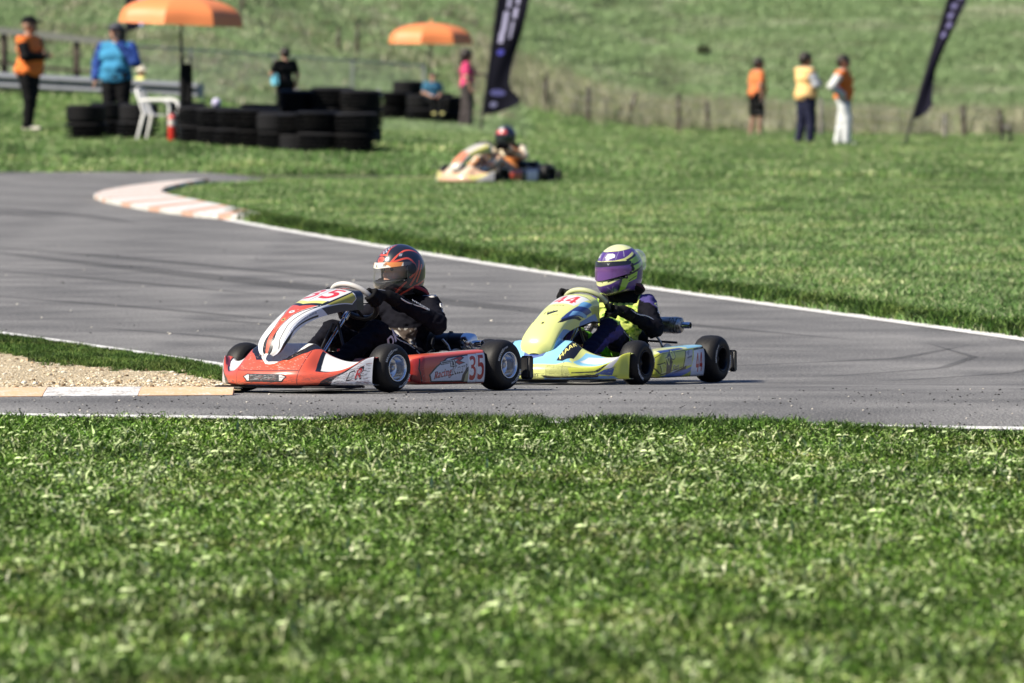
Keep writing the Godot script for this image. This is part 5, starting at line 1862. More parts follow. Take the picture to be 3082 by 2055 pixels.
# c: label, x, d, turn (0 faces the picture's right, PI / 2 faces away), size, elbows and wrists, clothes as [material, ...]
func make_person(c: Dictionary) -> Node3D:
	var k: float = c.get("size", 1.0)
	var at: Vector3 = on_ground(c.x, c.d, c.get("lift", 0.0))
	var man := thing("person", c.label, "person", at, c.turn, c.get("group", ""))
	man.scale = Vector3(1.22, 1.0, 1.22) * k
	var sit: bool = c.get("sit", false)
	var fat: float = c.get("fat", 1.0)
	var hip := 0.92 if not sit else 0.10
	var dy := hip - 0.92
	var lean: float = c.get("lean", 0.0)
	var J := func(x, y, z): return Vector3(x + lean * maxf(0.0, y - 0.92), y + dy, z)
	var knees := []
	var ankles := []
	for s in [-1, 1]:
		var st: float = c.get("step", 0.03) * s
		knees.append(Vector3(0.02 + st, 0.49, s * 0.095) if not sit else Vector3(0.42, 0.10, s * 0.12))
		ankles.append(Vector3(st * 1.5 - 0.02, 0.085, s * 0.10) if not sit else Vector3(0.46, -0.30, s * 0.11))
	var torso := [
		[J.call(0.0, 0.95, -0.06), J.call(0.0, 0.95, 0.06), 0.115 * fat, 0.115 * fat],
		[J.call(0.02 * fat, 1.08, -0.035), J.call(0.02 * fat, 1.08, 0.035), 0.115 * fat, 0.115 * fat],
		[J.call(0.01, 1.27, -0.075), J.call(0.01, 1.27, 0.075), 0.115, 0.115],
		[J.call(-0.01, 1.41, -0.12), J.call(-0.01, 1.41, 0.12), 0.068, 0.068]]
	var arms := []
	for s in 2:
		var z := -0.185 if s == 0 else 0.185
		var sh: Vector3 = J.call(-0.01, 1.41, z)
		var e: Vector3 = c.arms[s][0]
		var w: Vector3 = c.arms[s][1]
		arms.append([sh, J.call(e.x, e.y, e.z), J.call(w.x, w.y, w.z)])
	var head: Vector3 = J.call(c.get("nod", 0.02), 1.625, 0.0)
	var skin := [
		[J.call(-0.01, 1.45, 0), head - Vector3(0.015, 0.06, 0), 0.055, 0.052],
		[head + Vector3(-0.012, 0.045, 0), head + Vector3(-0.022, 0.03, 0), 0.088, 0.09],
		[head + Vector3(0.02, -0.02, 0), head + Vector3(0.045, -0.065, 0), 0.068, 0.045],
		[head + Vector3(0.085, 0.012, 0), head + Vector3(0.100, -0.014, 0), 0.008, 0.013],
		[head + Vector3(-0.01, 0.01, -0.088), head + Vector3(-0.01, -0.02, -0.084), 0.014, 0.012],
		[head + Vector3(-0.01, 0.01, 0.088), head + Vector3(-0.01, -0.02, 0.084), 0.014, 0.012]]
	var legs := []
	for s in 2:
		var h: Vector3 = Vector3(0, hip - 0.02, (s * 2 - 1) * 0.085)
		legs.append([h, knees[s], 0.088 * fat, 0.060])
		legs.append([knees[s], ankles[s], 0.058, 0.040])
	var all := torso.duplicate()
	all.append_array(skin)
	all.append_array(legs)
	for a in arms:
		all.append([a[0], a[1], 0.055, 0.045])
		all.append([a[1], a[2], 0.044, 0.030])
	var cell := 0.021
	var mb := body(all, cell, 0.035)
	for s in 2:
		var dir: Vector3 = (arms[s][2] - arms[s][1]).normalized()
		hand_into(mb, arms[s][2], dir, dir.cross(Vector3(0.3, 0.2, 1)).normalized(), 1.0)
	put(mb.mesh(), "body", c.get("skin", M.skin), man)
	mb = MB.new()
	for s in [-1, 1]:
		mb.ball(head + Vector3(0.078, 0.022, s * 0.032), Vector3.ONE * 0.011, 8, 6)
	mb.tube([head + Vector3(0.084, -0.046, -0.022), head + Vector3(0.09, -0.047, 0), head + Vector3(0.084, -0.046, 0.022)], 0.005, 6)
	put(mb.mesh(), "eyes_and_mouth", M.eye_dark, man)
	# clothes
	for g in c.wear:
		var m: Material = g[1]
		match g[0]:
			"vest":
				var b := torso.duplicate()
				for a in arms: b.append([a[0], a[0].lerp(a[1], 0.12), 0.06, 0.058])
				put(body(b, cell, 0.04, 0.024, [[Vector3.UP, 1.475 + dy], [Vector3.DOWN, -(0.80 + dy)]], 0.02, 6.0).mesh(), "vest", m, man)
			"jacket", "shirt", "sleeves":
				var b := torso.duplicate() if g[0] != "sleeves" else []
				var reach: float = 1.0 if g[0] != "shirt" else 0.0
				for a in arms:
					b.append([a[0], a[1] if g[0] != "shirt" else a[0].lerp(a[1], 0.75), 0.058, 0.05])
					if reach > 0.0: b.append([a[1], a[1].lerp(a[2], 0.9), 0.048, 0.038])
				put(body(b, cell, 0.04, 0.016 if g[0] == "jacket" else (0.021 if g[0] == "sleeves" else 0.010), [[Vector3.DOWN, -((0.78 if g[0] == "jacket" else 0.86) + dy)]], 0.018, 6.0).mesh(), "jacket" if g[0] == "jacket" else g[0], m, man)
			"trousers", "shorts":
				var b := [torso[0], torso[1]]
				var shorts: bool = g[0] == "shorts"
				for s in 2:
					var foot: Vector3 = ankles[s]
					b.append([legs[s * 2][0], knees[s], 0.09 * fat, 0.068])
					if not shorts: b.append([knees[s], foot, 0.066, 0.056])
				var cuts := [[Vector3.UP, 1.02 + dy]]
				if shorts and not sit: cuts.append([Vector3.DOWN, -0.45])
				put(body(b, cell, 0.025, 0.012, cuts, 0.016, 7.0).mesh(), g[0], m, man)
			"shoes":
				for s in 2:
					var f: Vector3 = ankles[s]
					put(body([[f + Vector3(-0.03, -0.04, 0), f + Vector3(0.15, -0.05, 0), 0.042, 0.036], [f + Vector3(0, 0.02, 0), f + Vector3(0.03, -0.04, 0), 0.045, 0.045]], 0.018, 0.03, 0.0, [[Vector3.DOWN, -(f.y - 0.085)]]).mesh(), "shoe", m, man)
			"cap":
				put(body([[head + Vector3(-0.016, 0.05, 0), head + Vector3(-0.016, 0.055, 0), 0.096, 0.098], [head + Vector3(0.07, 0.065, -0.035), head + Vector3(0.155, 0.055, -0.025), 0.013, 0.012], [head + Vector3(0.07, 0.065, 0.035), head + Vector3(0.155, 0.055, 0.025), 0.013, 0.012], [head + Vector3(0.07, 0.068, 0), head + Vector3(0.165, 0.058, 0), 0.014, 0.012]], 0.013, 0.02, 0.006, [[Vector3.DOWN, -(head.y + 0.04)]]).mesh(), "cap", m, man)
			"hat":
				mb = MB.new()
				mb.lathe([Vector2(0.0, 0.165), Vector2(0.05, 0.16), Vector2(0.085, 0.13), Vector2(0.098, 0.07), Vector2(0.12, 0.055), Vector2(0.165, 0.035), Vector2(0.165, 0.03), Vector2(0.09, 0.05)], head + Vector3(-0.01, 0, 0), Vector3.UP, 24)
				put(mb.mesh(), "hat", m, man)
			"hair":
				put(body([[head + Vector3(-0.025, 0.05, 0), head + Vector3(-0.035, 0.02, 0), 0.097, 0.095], [head + Vector3(-0.06, 0.0, 0), head + Vector3(-0.055, -0.05, 0), 0.07, 0.06]], 0.016, 0.03, 0.004, [[Vector3(1, -0.7, 0).normalized(), head.x * 0.82 - 0.573 * head.y + 0.035]], 0.012, 20.0).mesh(), "hair", m, man)
			"long_hair":
				put(body([[head + Vector3(-0.025, 0.05, 0), head + Vector3(-0.035, 0.0, 0), 0.1, 0.1], [head + Vector3(-0.05, 0.0, 0), head + Vector3(-0.07, -0.17, 0), 0.09, 0.075]], 0.016, 0.03, 0.004, [[Vector3(1, -0.5, 0).normalized(), head.x * 0.894 - 0.447 * head.y + 0.04]], 0.012, 20.0).mesh(), "hair", m, man)
			"bag":
				mb = MB.new()
				mb.box(J.call(-0.02, 1.02, -0.22), Vector3(0.2, 0.26, 0.09), Basis(), 0.03)
				put(mb.mesh(), "shoulder_bag", m, man)
	return man


func build_people() -> void:
	var black = M.black_cloth
	var hang := [[Vector3(-0.03, 1.14, -0.25), Vector3(0.03, 0.90, -0.24)], [Vector3(-0.03, 1.14, 0.25), Vector3(0.03, 0.90, 0.24)]]
	var crossed := [[Vector3(0.06, 1.15, -0.25), Vector3(0.20, 1.20, -0.02)], [Vector3(0.06, 1.15, 0.25), Vector3(0.21, 1.16, 0.02)]]
	var front := [[Vector3(0.02, 1.13, -0.25), Vector3(0.20, 1.02, -0.10)], [Vector3(0.02, 1.13, 0.25), Vector3(0.20, 1.02, 0.10)]]
	var tan_skin := mat(Color(0.34, 0.20, 0.14), 0.55)
	make_person({"label": "person in orange safety vest and black cap with arms folded", "x": across(88, 137), "d": 137.0, "turn": -0.35, "size": 1.04, "arms": crossed, "skin": tan_skin, "fat": 1.2, "wear": [["sleeves", black], ["vest", M.orange_vest], ["trousers", black], ["shoes", mat(Color(0.6, 0.55, 0.48), 0.7)], ["cap", black]]})
	make_person({"label": "person in blue jacket and black shorts raising a hand to the face", "x": across(352, 134.5), "d": 134.5, "turn": -PI / 2 - 0.35, "size": 1.02, "arms": [[Vector3(0.10, 1.16, -0.30), Vector3(0.17, 1.46, -0.10)], [Vector3(-0.02, 1.14, 0.27), Vector3(0.05, 0.90, 0.27)]], "fat": 1.15,
		"wear": [["jacket", cloth(Color(0.05, 0.24, 0.42))], ["sleeves", cloth(Color(0.03, 0.07, 0.27))], ["shorts", black], ["shoes", black], ["long_hair", M.hair], ["cap", mat(Color(0.05, 0.05, 0.06), 0.6)]]})
	make_person({"label": "child in yellow shirt and pale hat standing behind the steel guardrail", "x": across(425, 159), "d": 159.0, "turn": 0.4, "size": 0.70, "arms": hang, "wear": [["shirt", cloth(Color(0.62, 0.64, 0.20))], ["shorts", M.dark_blue], ["shoes", black], ["hat", cloth(Color(0.66, 0.6, 0.48))]]})
	make_person({"label": "person in black top carrying a light blue shoulder bag by the tyre wall", "x": across(858, 146), "d": 146.0, "turn": PI / 2 + 0.5, "size": 0.74, "lift": 0.0, "arms": [[Vector3(0.02, 1.16, -0.27), Vector3(0.12, 1.38, -0.16)], hang[1]], "wear": [["shirt", black], ["trousers", black], ["shoes", black], ["hair", M.hair], ["bag", cloth(Color(0.16, 0.50, 0.66))]]})
	make_person({"label": "person in pink top with dark hair reaching towards the black banner", "x": across(1404, 166), "d": 166.0, "turn": 0.1, "size": 0.87, "arms": [[Vector3(0.16, 1.22, -0.24), Vector3(0.36, 1.18, -0.20)], [Vector3(-0.02, 1.14, 0.25), Vector3(0.06, 0.92, 0.24)]], "wear": [["shirt", cloth(Color(0.58, 0.06, 0.16))], ["trousers", mat(Color(0.05, 0.04, 0.04), 0.8)], ["shoes", black], ["long_hair", M.hair]]})
	make_person({"label": "child in black and blue sitting on the tyres under the small umbrella", "x": across(1302, 167.5), "d": 167.5, "turn": -PI / 2 + 0.3, "size": 0.62, "lift": 0.44, "sit": true, "arms": front, "wear": [["shirt", cloth(Color(0.05, 0.16, 0.26))], ["trousers", black], ["shoes", cloth(Color(0.5, 0.48, 0.2))], ["hair", M.hair]]})
	make_person({"label": "person in orange shirt and black shorts standing before the dry grass", "x": across(2276, 190), "d": 190.0, "turn": 0.35, "size": 0.99, "fat": 1.2, "lean": 0.06, "arms": hang, "skin": tan_skin, "wear": [["shirt", cloth(Color(0.68, 0.20, 0.07))], ["shorts", black], ["shoes", mat(Color(0.3, 0.2, 0.15), 0.8)], ["hair", M.hair]]})
	make_person({"label": "person in pale orange vest and navy trousers watching the track", "x": across(2424, 163), "d": 163.0, "turn": 0.45, "size": 1.0, "fat": 1.15, "arms": crossed, "skin": tan_skin, "wear": [["sleeves", cloth(Color(0.4, 0.42, 0.46))], ["vest", M.pale_vest], ["trousers", M.dark_blue], ["shoes", black], ["hair", M.hair]]})
	make_person({"label": "person in white trousers and bright orange vest with one hand on hip", "x": across(2538, 161), "d": 161.0, "turn": -0.25, "size": 0.97, "arms": [hang[0], [Vector3(-0.12, 1.15, 0.30), Vector3(0.04, 0.96, 0.18)]], "step": 0.06, "skin": tan_skin, "wear": [["sleeves", cloth(Color(0.62, 0.62, 0.6))], ["vest", M.orange_vest], ["trousers", cloth(Color(0.66, 0.68, 0.68))], ["shoes", mat(Color(0.2, 0.2, 0.2), 0.6)], ["hair", M.hair]]})



# ------------------------------------------------------------------ things beside the track
func car_tyre_mesh(r: float, wide: float, worn: float) -> ArrayMesh:
	var h := wide / 2.0
	var mb := MB.new()
	var profile := [Vector2(r * 0.62, -h + 0.03), Vector2(r * 0.66, -h + 0.008), Vector2(r * 0.78, -h), Vector2(r * 0.90, -h + 0.012), Vector2(r * 0.97, -h + 0.03)]
	for k in 4:   # four ribs with grooves between them
		var z0 := lerpf(-h + 0.035, h - 0.035, k / 4.0 + 0.02)
		var z1 := lerpf(-h + 0.035, h - 0.035, (k + 1) / 4.0 - 0.02)
		profile.append_array([Vector2(r - worn * 0.2, z0), Vector2(r, z1)])
		if k < 3: profile.append_array([Vector2(r - 0.012 * (1.0 - worn), z1 + 0.003), Vector2(r - 0.012 * (1.0 - worn), z1 + 0.008)])
	profile.append_array([Vector2(r * 0.97, h - 0.03), Vector2(r * 0.90, h - 0.012), Vector2(r * 0.78, h), Vector2(r * 0.66, h - 0.008), Vector2(r * 0.62, h - 0.03), Vector2(r * 0.60, 0), Vector2(r * 0.62, -h + 0.03)])
	mb.lathe(profile, Vector3.ZERO, Vector3.UP, 40)
	return mb.mesh()


func umbrella(label: String, x: float, d: float, wide: float, rim: float, peak: float, tilt: float) -> void:
	var u := thing("parasol", label, "umbrella", on_ground(x, d))
	var r := wide / 2.0
	var base: float = u.position.y
	var n := 8
	var top := Node3D.new()
	top.name = "canopy"
	u.add_child(top, true)
	top.position.y = rim - base
	top.rotation.z = tilt
	var h := peak - rim
	for k in n:
		var mb := MB.new()
		mb.shell(8, 9, func(s, t):
			var a = TAU * (k + s) / n + 0.22
			var q: float = minf(t / 0.86, 1.0)
			var sag: float = 1.0 - 0.055 * sin(PI * s) * q
			var p := Vector3(cos(a), 0, sin(a)) * r * sin(q * PI / 2 * 0.985) * sag * (cos(PI / n) / cos((s - 0.5) * TAU / n) * 0.55 + 0.45)
			p.y = h * pow(cos(q * PI / 2 * 0.985), 0.85)
			if t > 0.86:
				p += Vector3(cos(a) * 0.02, -0.085, sin(a) * 0.02) * (t - 0.86) / 0.14
			return p, 0.002)
		put(mb.mesh(), "panel", M.orange_cloth, top)
		mb = MB.new()
		var pts := []
		for j in 7:
			var q := j / 6.0
			var a := TAU * k / n + 0.22
			pts.append(Vector3(cos(a), 0, sin(a)) * r * 0.985 * sin(q * PI / 2 * 0.985) + Vector3(0, h * pow(cos(q * PI / 2 * 0.985), 0.85) - 0.012, 0))
		mb.tube(pts, 0.005, 6)
		put(mb.mesh(), "rib", M.steel, top)
	var mb := MB.new()
	mb.lathe([Vector2(0, 0.08), Vector2(0.012, 0.075), Vector2(0.025, 0.03), Vector2(0.03, 0)], Vector3(0, h, 0), Vector3.UP, 14)
	put(mb.mesh(), "finial", M.orange_cloth, top)
	mb = MB.new()
	mb.tube([Vector3(0, -0.05, 0), Vector3(0, (rim - base) * 0.55, 0)], 0.028, 14)
	mb.tube([Vector3(0, (rim - base) * 0.5, 0), Vector3(0, peak - base - 0.02, 0)], 0.022, 14)
	put(mb.mesh(), "pole", M.frame_paint, u)


func banner(label: String, at: Vector3, tip: Vector3, bow: Vector3, width: Array, from: float, print_: Print, wave: float, twist: float) -> void:
	# a feather banner: a whippy pole and a sleeve of dark cloth along its upper part
	var b := thing("feather_banner", label, "banner", at)
	var up: Vector3 = tip - at
	var pole := func(t: float): return up * t + bow * (4.0 * t * t * (1.0 - t * 0.5))
	var pts := []
	var rad := []
	for k in 25:
		pts.append(pole.call(k / 24.0))
		rad.append(lerpf(0.028, 0.008, k / 24.0))
	var mb := MB.new()
	mb.tube(pts, rad, 10)
	put(mb.mesh(), "pole", M.banner_pole, b)
	mb = MB.new()
	mb.shell(14, 60, func(u, w):
		var t: float = lerpf(1.0, from, w)
		var wide: float = along(width, 1.0 - w)
		var dir := Vector3(cos(twist), 0, sin(twist))
		var drop: float = u * u * 0.12 * along([[0, 1.6], [0.08, 0.3], [0.3, 0.0], [1, 0.0]], 1.0 - w)
		return pole.call(t) + dir * wide * u + Vector3(0, drop, wave * sin(u * 5.0 + w * 9.0) * u), 0.0015)
	var weave := mat(Color.WHITE, 0.85, 0.0, print_.texture())
	weave.metallic_specular = 0.2
	put(mb.mesh(), "cloth", weave, b)


func build_background() -> void:
	# tyre walls: [column, distance, layers]
	var meshes := []
	for k in 4: meshes.append(car_tyre_mesh(0.315 + 0.012 * k, [0.27, 0.295, 0.28, 0.305][k], [0.1, 0.6, 0.3, 0.8][k]))
	var rubber := []
	for k in 3: rubber.append(mat(Color(0.008, 0.008, 0.009) * [0.7, 1.0, 1.6][k], 0.65 + 0.08 * k))
	for r in rubber: r.metallic_specular = 0.3
	var stacks := [
		["front", 262, 131.5, 2], ["front", 330, 134.2, 2], ["front", 420, 133.0, 2], ["front", 595, 128.2, 2], ["front", 715, 125.6, 2], ["front", 838, 124.6, 2], ["front", 962, 124.0, 2], ["front", 1075, 123.8, 2],
		["front", 655, 126.6, 2], ["front", 778, 125.2, 2], ["front", 900, 124.4, 2], ["front", 1020, 124.1, 2],
		["middle", 560, 131.8, 2], ["middle", 672, 131.2, 2], ["middle", 785, 130.8, 2], ["middle", 905, 131.0, 3], ["middle", 1000, 130.6, 3], ["middle", 1090, 130.2, 3],
		["back", 1186, 170.2, 2], ["back", 1228, 171.6, 3], ["back", 1272, 169.0, 2], ["back", 1362, 168.0, 2], ["back", 1312, 169.8, 2]]
	var names := {"front": "black tyre stacked in the front row of the long tyre wall", "middle": "black tyre stacked in the second row behind the long tyre wall", "back": "black tyre in the stacks under the small orange umbrella"}
	var groups := {"front": "tyres of the front row", "middle": "tyres of the second row", "back": "tyres under the small umbrella"}
	for s in stacks:
		var x := across(s[1], s[2])
		var y := height_at(x, s[2]) - 0.01
		for k in s[3]:
			var v := rng.randi() % 4
			var wide: float = [0.27, 0.295, 0.28, 0.305][v]
			var o := put(meshes[v], "tyre", rubber[rng.randi() % 3])
			o.position = Vector3(x + rng.randf_range(-0.02, 0.02), y + wide / 2.0, -s[2] + rng.randf_range(-0.02, 0.02))
			o.rotation = Vector3(rng.randf_range(-0.02, 0.02), rng.randf() * TAU, rng.randf_range(-0.02, 0.02))
			var which: String = names[s[0]]
			if s[0] == "front" and s[1] < 450: which = "black tyre in the short stacks behind the person in the blue jacket"
			elif s[0] == "front" and s[1] > 1050: which = "black tyre in the end stack of the long front tyre wall"
			var layer: String = ["lower", "upper", "topmost"][k] if not (k == 1 and s[3] == 3) else "middle"
			tag(o, layer + " " + which, "tyre", layer + " " + groups[s[0]])
			y += wide

	umbrella("large orange umbrella over the white chair and tyre wall", across(546, 130.0), 130.0, 1.92, 2.10, 2.47, -0.045)
	umbrella("small orange umbrella over the far tyre stacks", across(1297, 170.5), 170.5, 1.68, 1.76, 2.10, -0.015)

	# a dark bag strapped to the pole of the large umbrella
	var mb := MB.new()
	var px := across(546, 130.0)
	mb.box(Vector3(0, 0, 0), Vector3(0.17, 0.62, 0.12), Basis(), 0.04)
	mb.tube([Vector3(-0.06, 0.3, 0), Vector3(-0.05, 0.42, -0.03), Vector3(0.05, 0.42, -0.03), Vector3(0.06, 0.3, 0)], 0.012, 8)
	var bag := put(mb.mesh(), "hanging_bag", M.black_cloth)
	bag.position = Vector3(px + 0.09, 1.13, -129.9)
	tag(bag, "long black bag hanging on the pole of the large umbrella", "bag")

	# chair and extinguisher
	chair()
	var ex := thing("fire_extinguisher", "red fire extinguisher standing in front of the white chair", "extinguisher", on_ground(across(518, 130.2), 130.2))
	mb = MB.new()
	mb.lathe([Vector2(0, 0), Vector2(0.05, 0), Vector2(0.06, 0.012), Vector2(0.06, 0.37), Vector2(0.052, 0.40), Vector2(0.03, 0.425), Vector2(0.02, 0.43), Vector2(0.02, 0.445)], Vector3.ZERO, Vector3.UP, 24)
	put(mb.mesh(), "cylinder", M.red_metal, ex)
	mb = MB.new()
	mb.lathe([Vector2(0.0615, 0.26), Vector2(0.0615, 0.36)], Vector3.ZERO, Vector3.UP, 24)
	put(mb.mesh(), "paper_label", mat(Color(0.66, 0.6, 0.55), 0.6), ex)
	mb = MB.new()
	mb.lathe([Vector2(0.018, 0.44), Vector2(0.018, 0.475), Vector2(0, 0.475)], Vector3.ZERO, Vector3.UP, 14)
	mb.bar(Vector3(-0.02, 0.485, 0), Vector3(0.10, 0.50, 0), 0.02, 0.008)
	mb.bar(Vector3(-0.02, 0.47, 0), Vector3(0.09, 0.462, 0), 0.02, 0.008)
	put(mb.mesh(), "valve_handle", M.black_plastic, ex)
	mb = MB.new()
	mb.tube([Vector3(-0.015, 0.46, 0), Vector3(-0.07, 0.44, 0.01), Vector3(-0.085, 0.3, 0.01), Vector3(-0.075, 0.14, 0.01)], 0.010, 8)
	put(mb.mesh(), "hose", M.black_plastic, ex)

	# pale balls lying on the tyres
	for s in [[652, 131.4, 0.53, "lavender ball lying on the tyres beside the large umbrella pole"], [893, 137.0, 0.62, "white ball lying behind the tyre wall beside the shoulder bag"], [1137, 136.0, 0.66, "white ball lying at the end of the tyre wall"]]:
		mb = MB.new()
		mb.ball(Vector3.ZERO, Vector3.ONE * 0.075, 20, 14)
		mb.lathe([Vector2(0.0756, -0.008), Vector2(0.0762, 0), Vector2(0.0756, 0.008)], Vector3.ZERO, Vector3(0.3, 1, 0.2), 24)
		var o := put(mb.mesh(true), "marker_ball", mat(Color(0.50, 0.48, 0.66) if s[0] == 652 else Color(0.72, 0.70, 0.70), 0.5))
		o.position = on_ground(across(s[0], s[1]), s[1], s[2] + 0.07)
		tag(o, s[3], "ball")

	guardrail()
	fences()
	banners()
	far_odds()


func chair() -> void:
	var ch := thing("garden_chair", "white plastic armchair under the large orange umbrella", "chair", on_ground(across(482, 131.2), 131.2), -0.25)
	var m: Material = M.white_plastic
	var mb := MB.new()   # faces +x
	mb.shell(12, 12, func(u, w): return Vector3(lerpf(-0.20, 0.24, u), 0.42 + 0.02 * pow(2.0 * u - 1.0, 2.0) - 0.012 * cos((w - 0.5) * 3.0), lerpf(-0.22, 0.22, w)), 0.012)
	put(mb.mesh(), "seat", m, ch)
	var back := Node3D.new()
	back.name = "backrest"
	ch.add_child(back, true)
	mb = MB.new()
	mb.tube([Vector3(-0.19, 0.42, -0.22), Vector3(-0.27, 0.66, -0.23), Vector3(-0.325, 0.80, -0.17), Vector3(-0.335, 0.83, 0), Vector3(-0.325, 0.80, 0.17), Vector3(-0.27, 0.66, 0.23), Vector3(-0.19, 0.42, 0.22)], 0.022, 10)
	put(mb.mesh(), "frame", m, back)
	for k in 6:
		mb = MB.new()
		var z := -0.15 + 0.06 * k
		mb.shell(2, 8, func(u, w): return Vector3(lerpf(-0.195, -0.328, w) - 0.02 * sin(w * PI), lerpf(0.44, 0.82, w), z + (u - 0.5) * 0.035), 0.008)
		put(mb.mesh(), "slat", m, back)
	for s in [-1, 1]:
		mb = MB.new()
		mb.tube([Vector3(-0.26, 0.63, s * 0.235), Vector3(-0.1, 0.645, s * 0.265), Vector3(0.12, 0.645, s * 0.265), Vector3(0.2, 0.62, s * 0.26), Vector3(0.225, 0.54, s * 0.25)], [0.02, 0.028, 0.03, 0.028, 0.024], 10)
		put(mb.mesh(), "armrest", m, ch)
		mb = MB.new()
		mb.tube([Vector3(0.225, 0.55, s * 0.25), Vector3(0.225, 0.42, s * 0.24), Vector3(0.26, 0.0, s * 0.26)], [0.026, 0.03, 0.02], 10)
		put(mb.mesh(), "leg", m, ch)
		mb = MB.new()
		mb.tube([Vector3(-0.19, 0.43, s * 0.22), Vector3(-0.22, 0.30, s * 0.235), Vector3(-0.30, 0.0, s * 0.26)], [0.03, 0.03, 0.02], 10)
		put(mb.mesh(), "leg", m, ch)


func guardrail() -> void:
	var g := thing("guardrail", "grey steel guardrail behind the people at the tyre wall", "guardrail")
	var wave := [Vector2(0, 0.155), Vector2(0.03, 0.14), Vector2(0.075, 0.10), Vector2(0.075, 0.06), Vector2(0.02, 0.02), Vector2(0.0, 0.0), Vector2(0.02, -0.02), Vector2(0.075, -0.06), Vector2(0.075, -0.10), Vector2(0.03, -0.14), Vector2(0, -0.155)]
	var xs := [-14.0, -12.0, -10.0, -8.0, -6.9, -5.55]
	for k in xs.size() - 1:
		var mb := MB.new()
		mb.shell(8, wave.size() - 1, func(u, w):
			var x := lerpf(xs[k] - 0.05, xs[k + 1], u)
			var q: Vector2 = wave[int(round(w * (wave.size() - 1)))]
			var y := lerpf(1.16, 0.87, (x + 11.0) / 5.45)
			return Vector3(x, y + q.y, -150.5 + q.x - 0.004 * k), 0.003)
		put(mb.mesh(), "rail_beam", M.galvanised, g)
	for k in 5:
		var x := -12.6 + k * 1.7
		var mb := MB.new()
		var y := lerpf(1.16, 0.87, (x + 11.0) / 5.45)
		mb.box(Vector3(x, (y + 0.14 + height_at(x, 150.6) - 0.4) / 2.0, -150.62), Vector3(0.11, y + 0.14 - height_at(x, 150.6) + 0.4, 0.15), Basis(), 0.01)
		put(mb.mesh(), "post", M.grey_timber, g)
	var mb := MB.new()
	mb.lathe([Vector2(0.09, -0.15), Vector2(0.10, -0.15), Vector2(0.10, 0.15), Vector2(0.09, 0.15)], Vector3(-5.53, 0.865, -150.6), Vector3.UP, 20)
	put(mb.mesh(), "end_cap", M.galvanised, g)


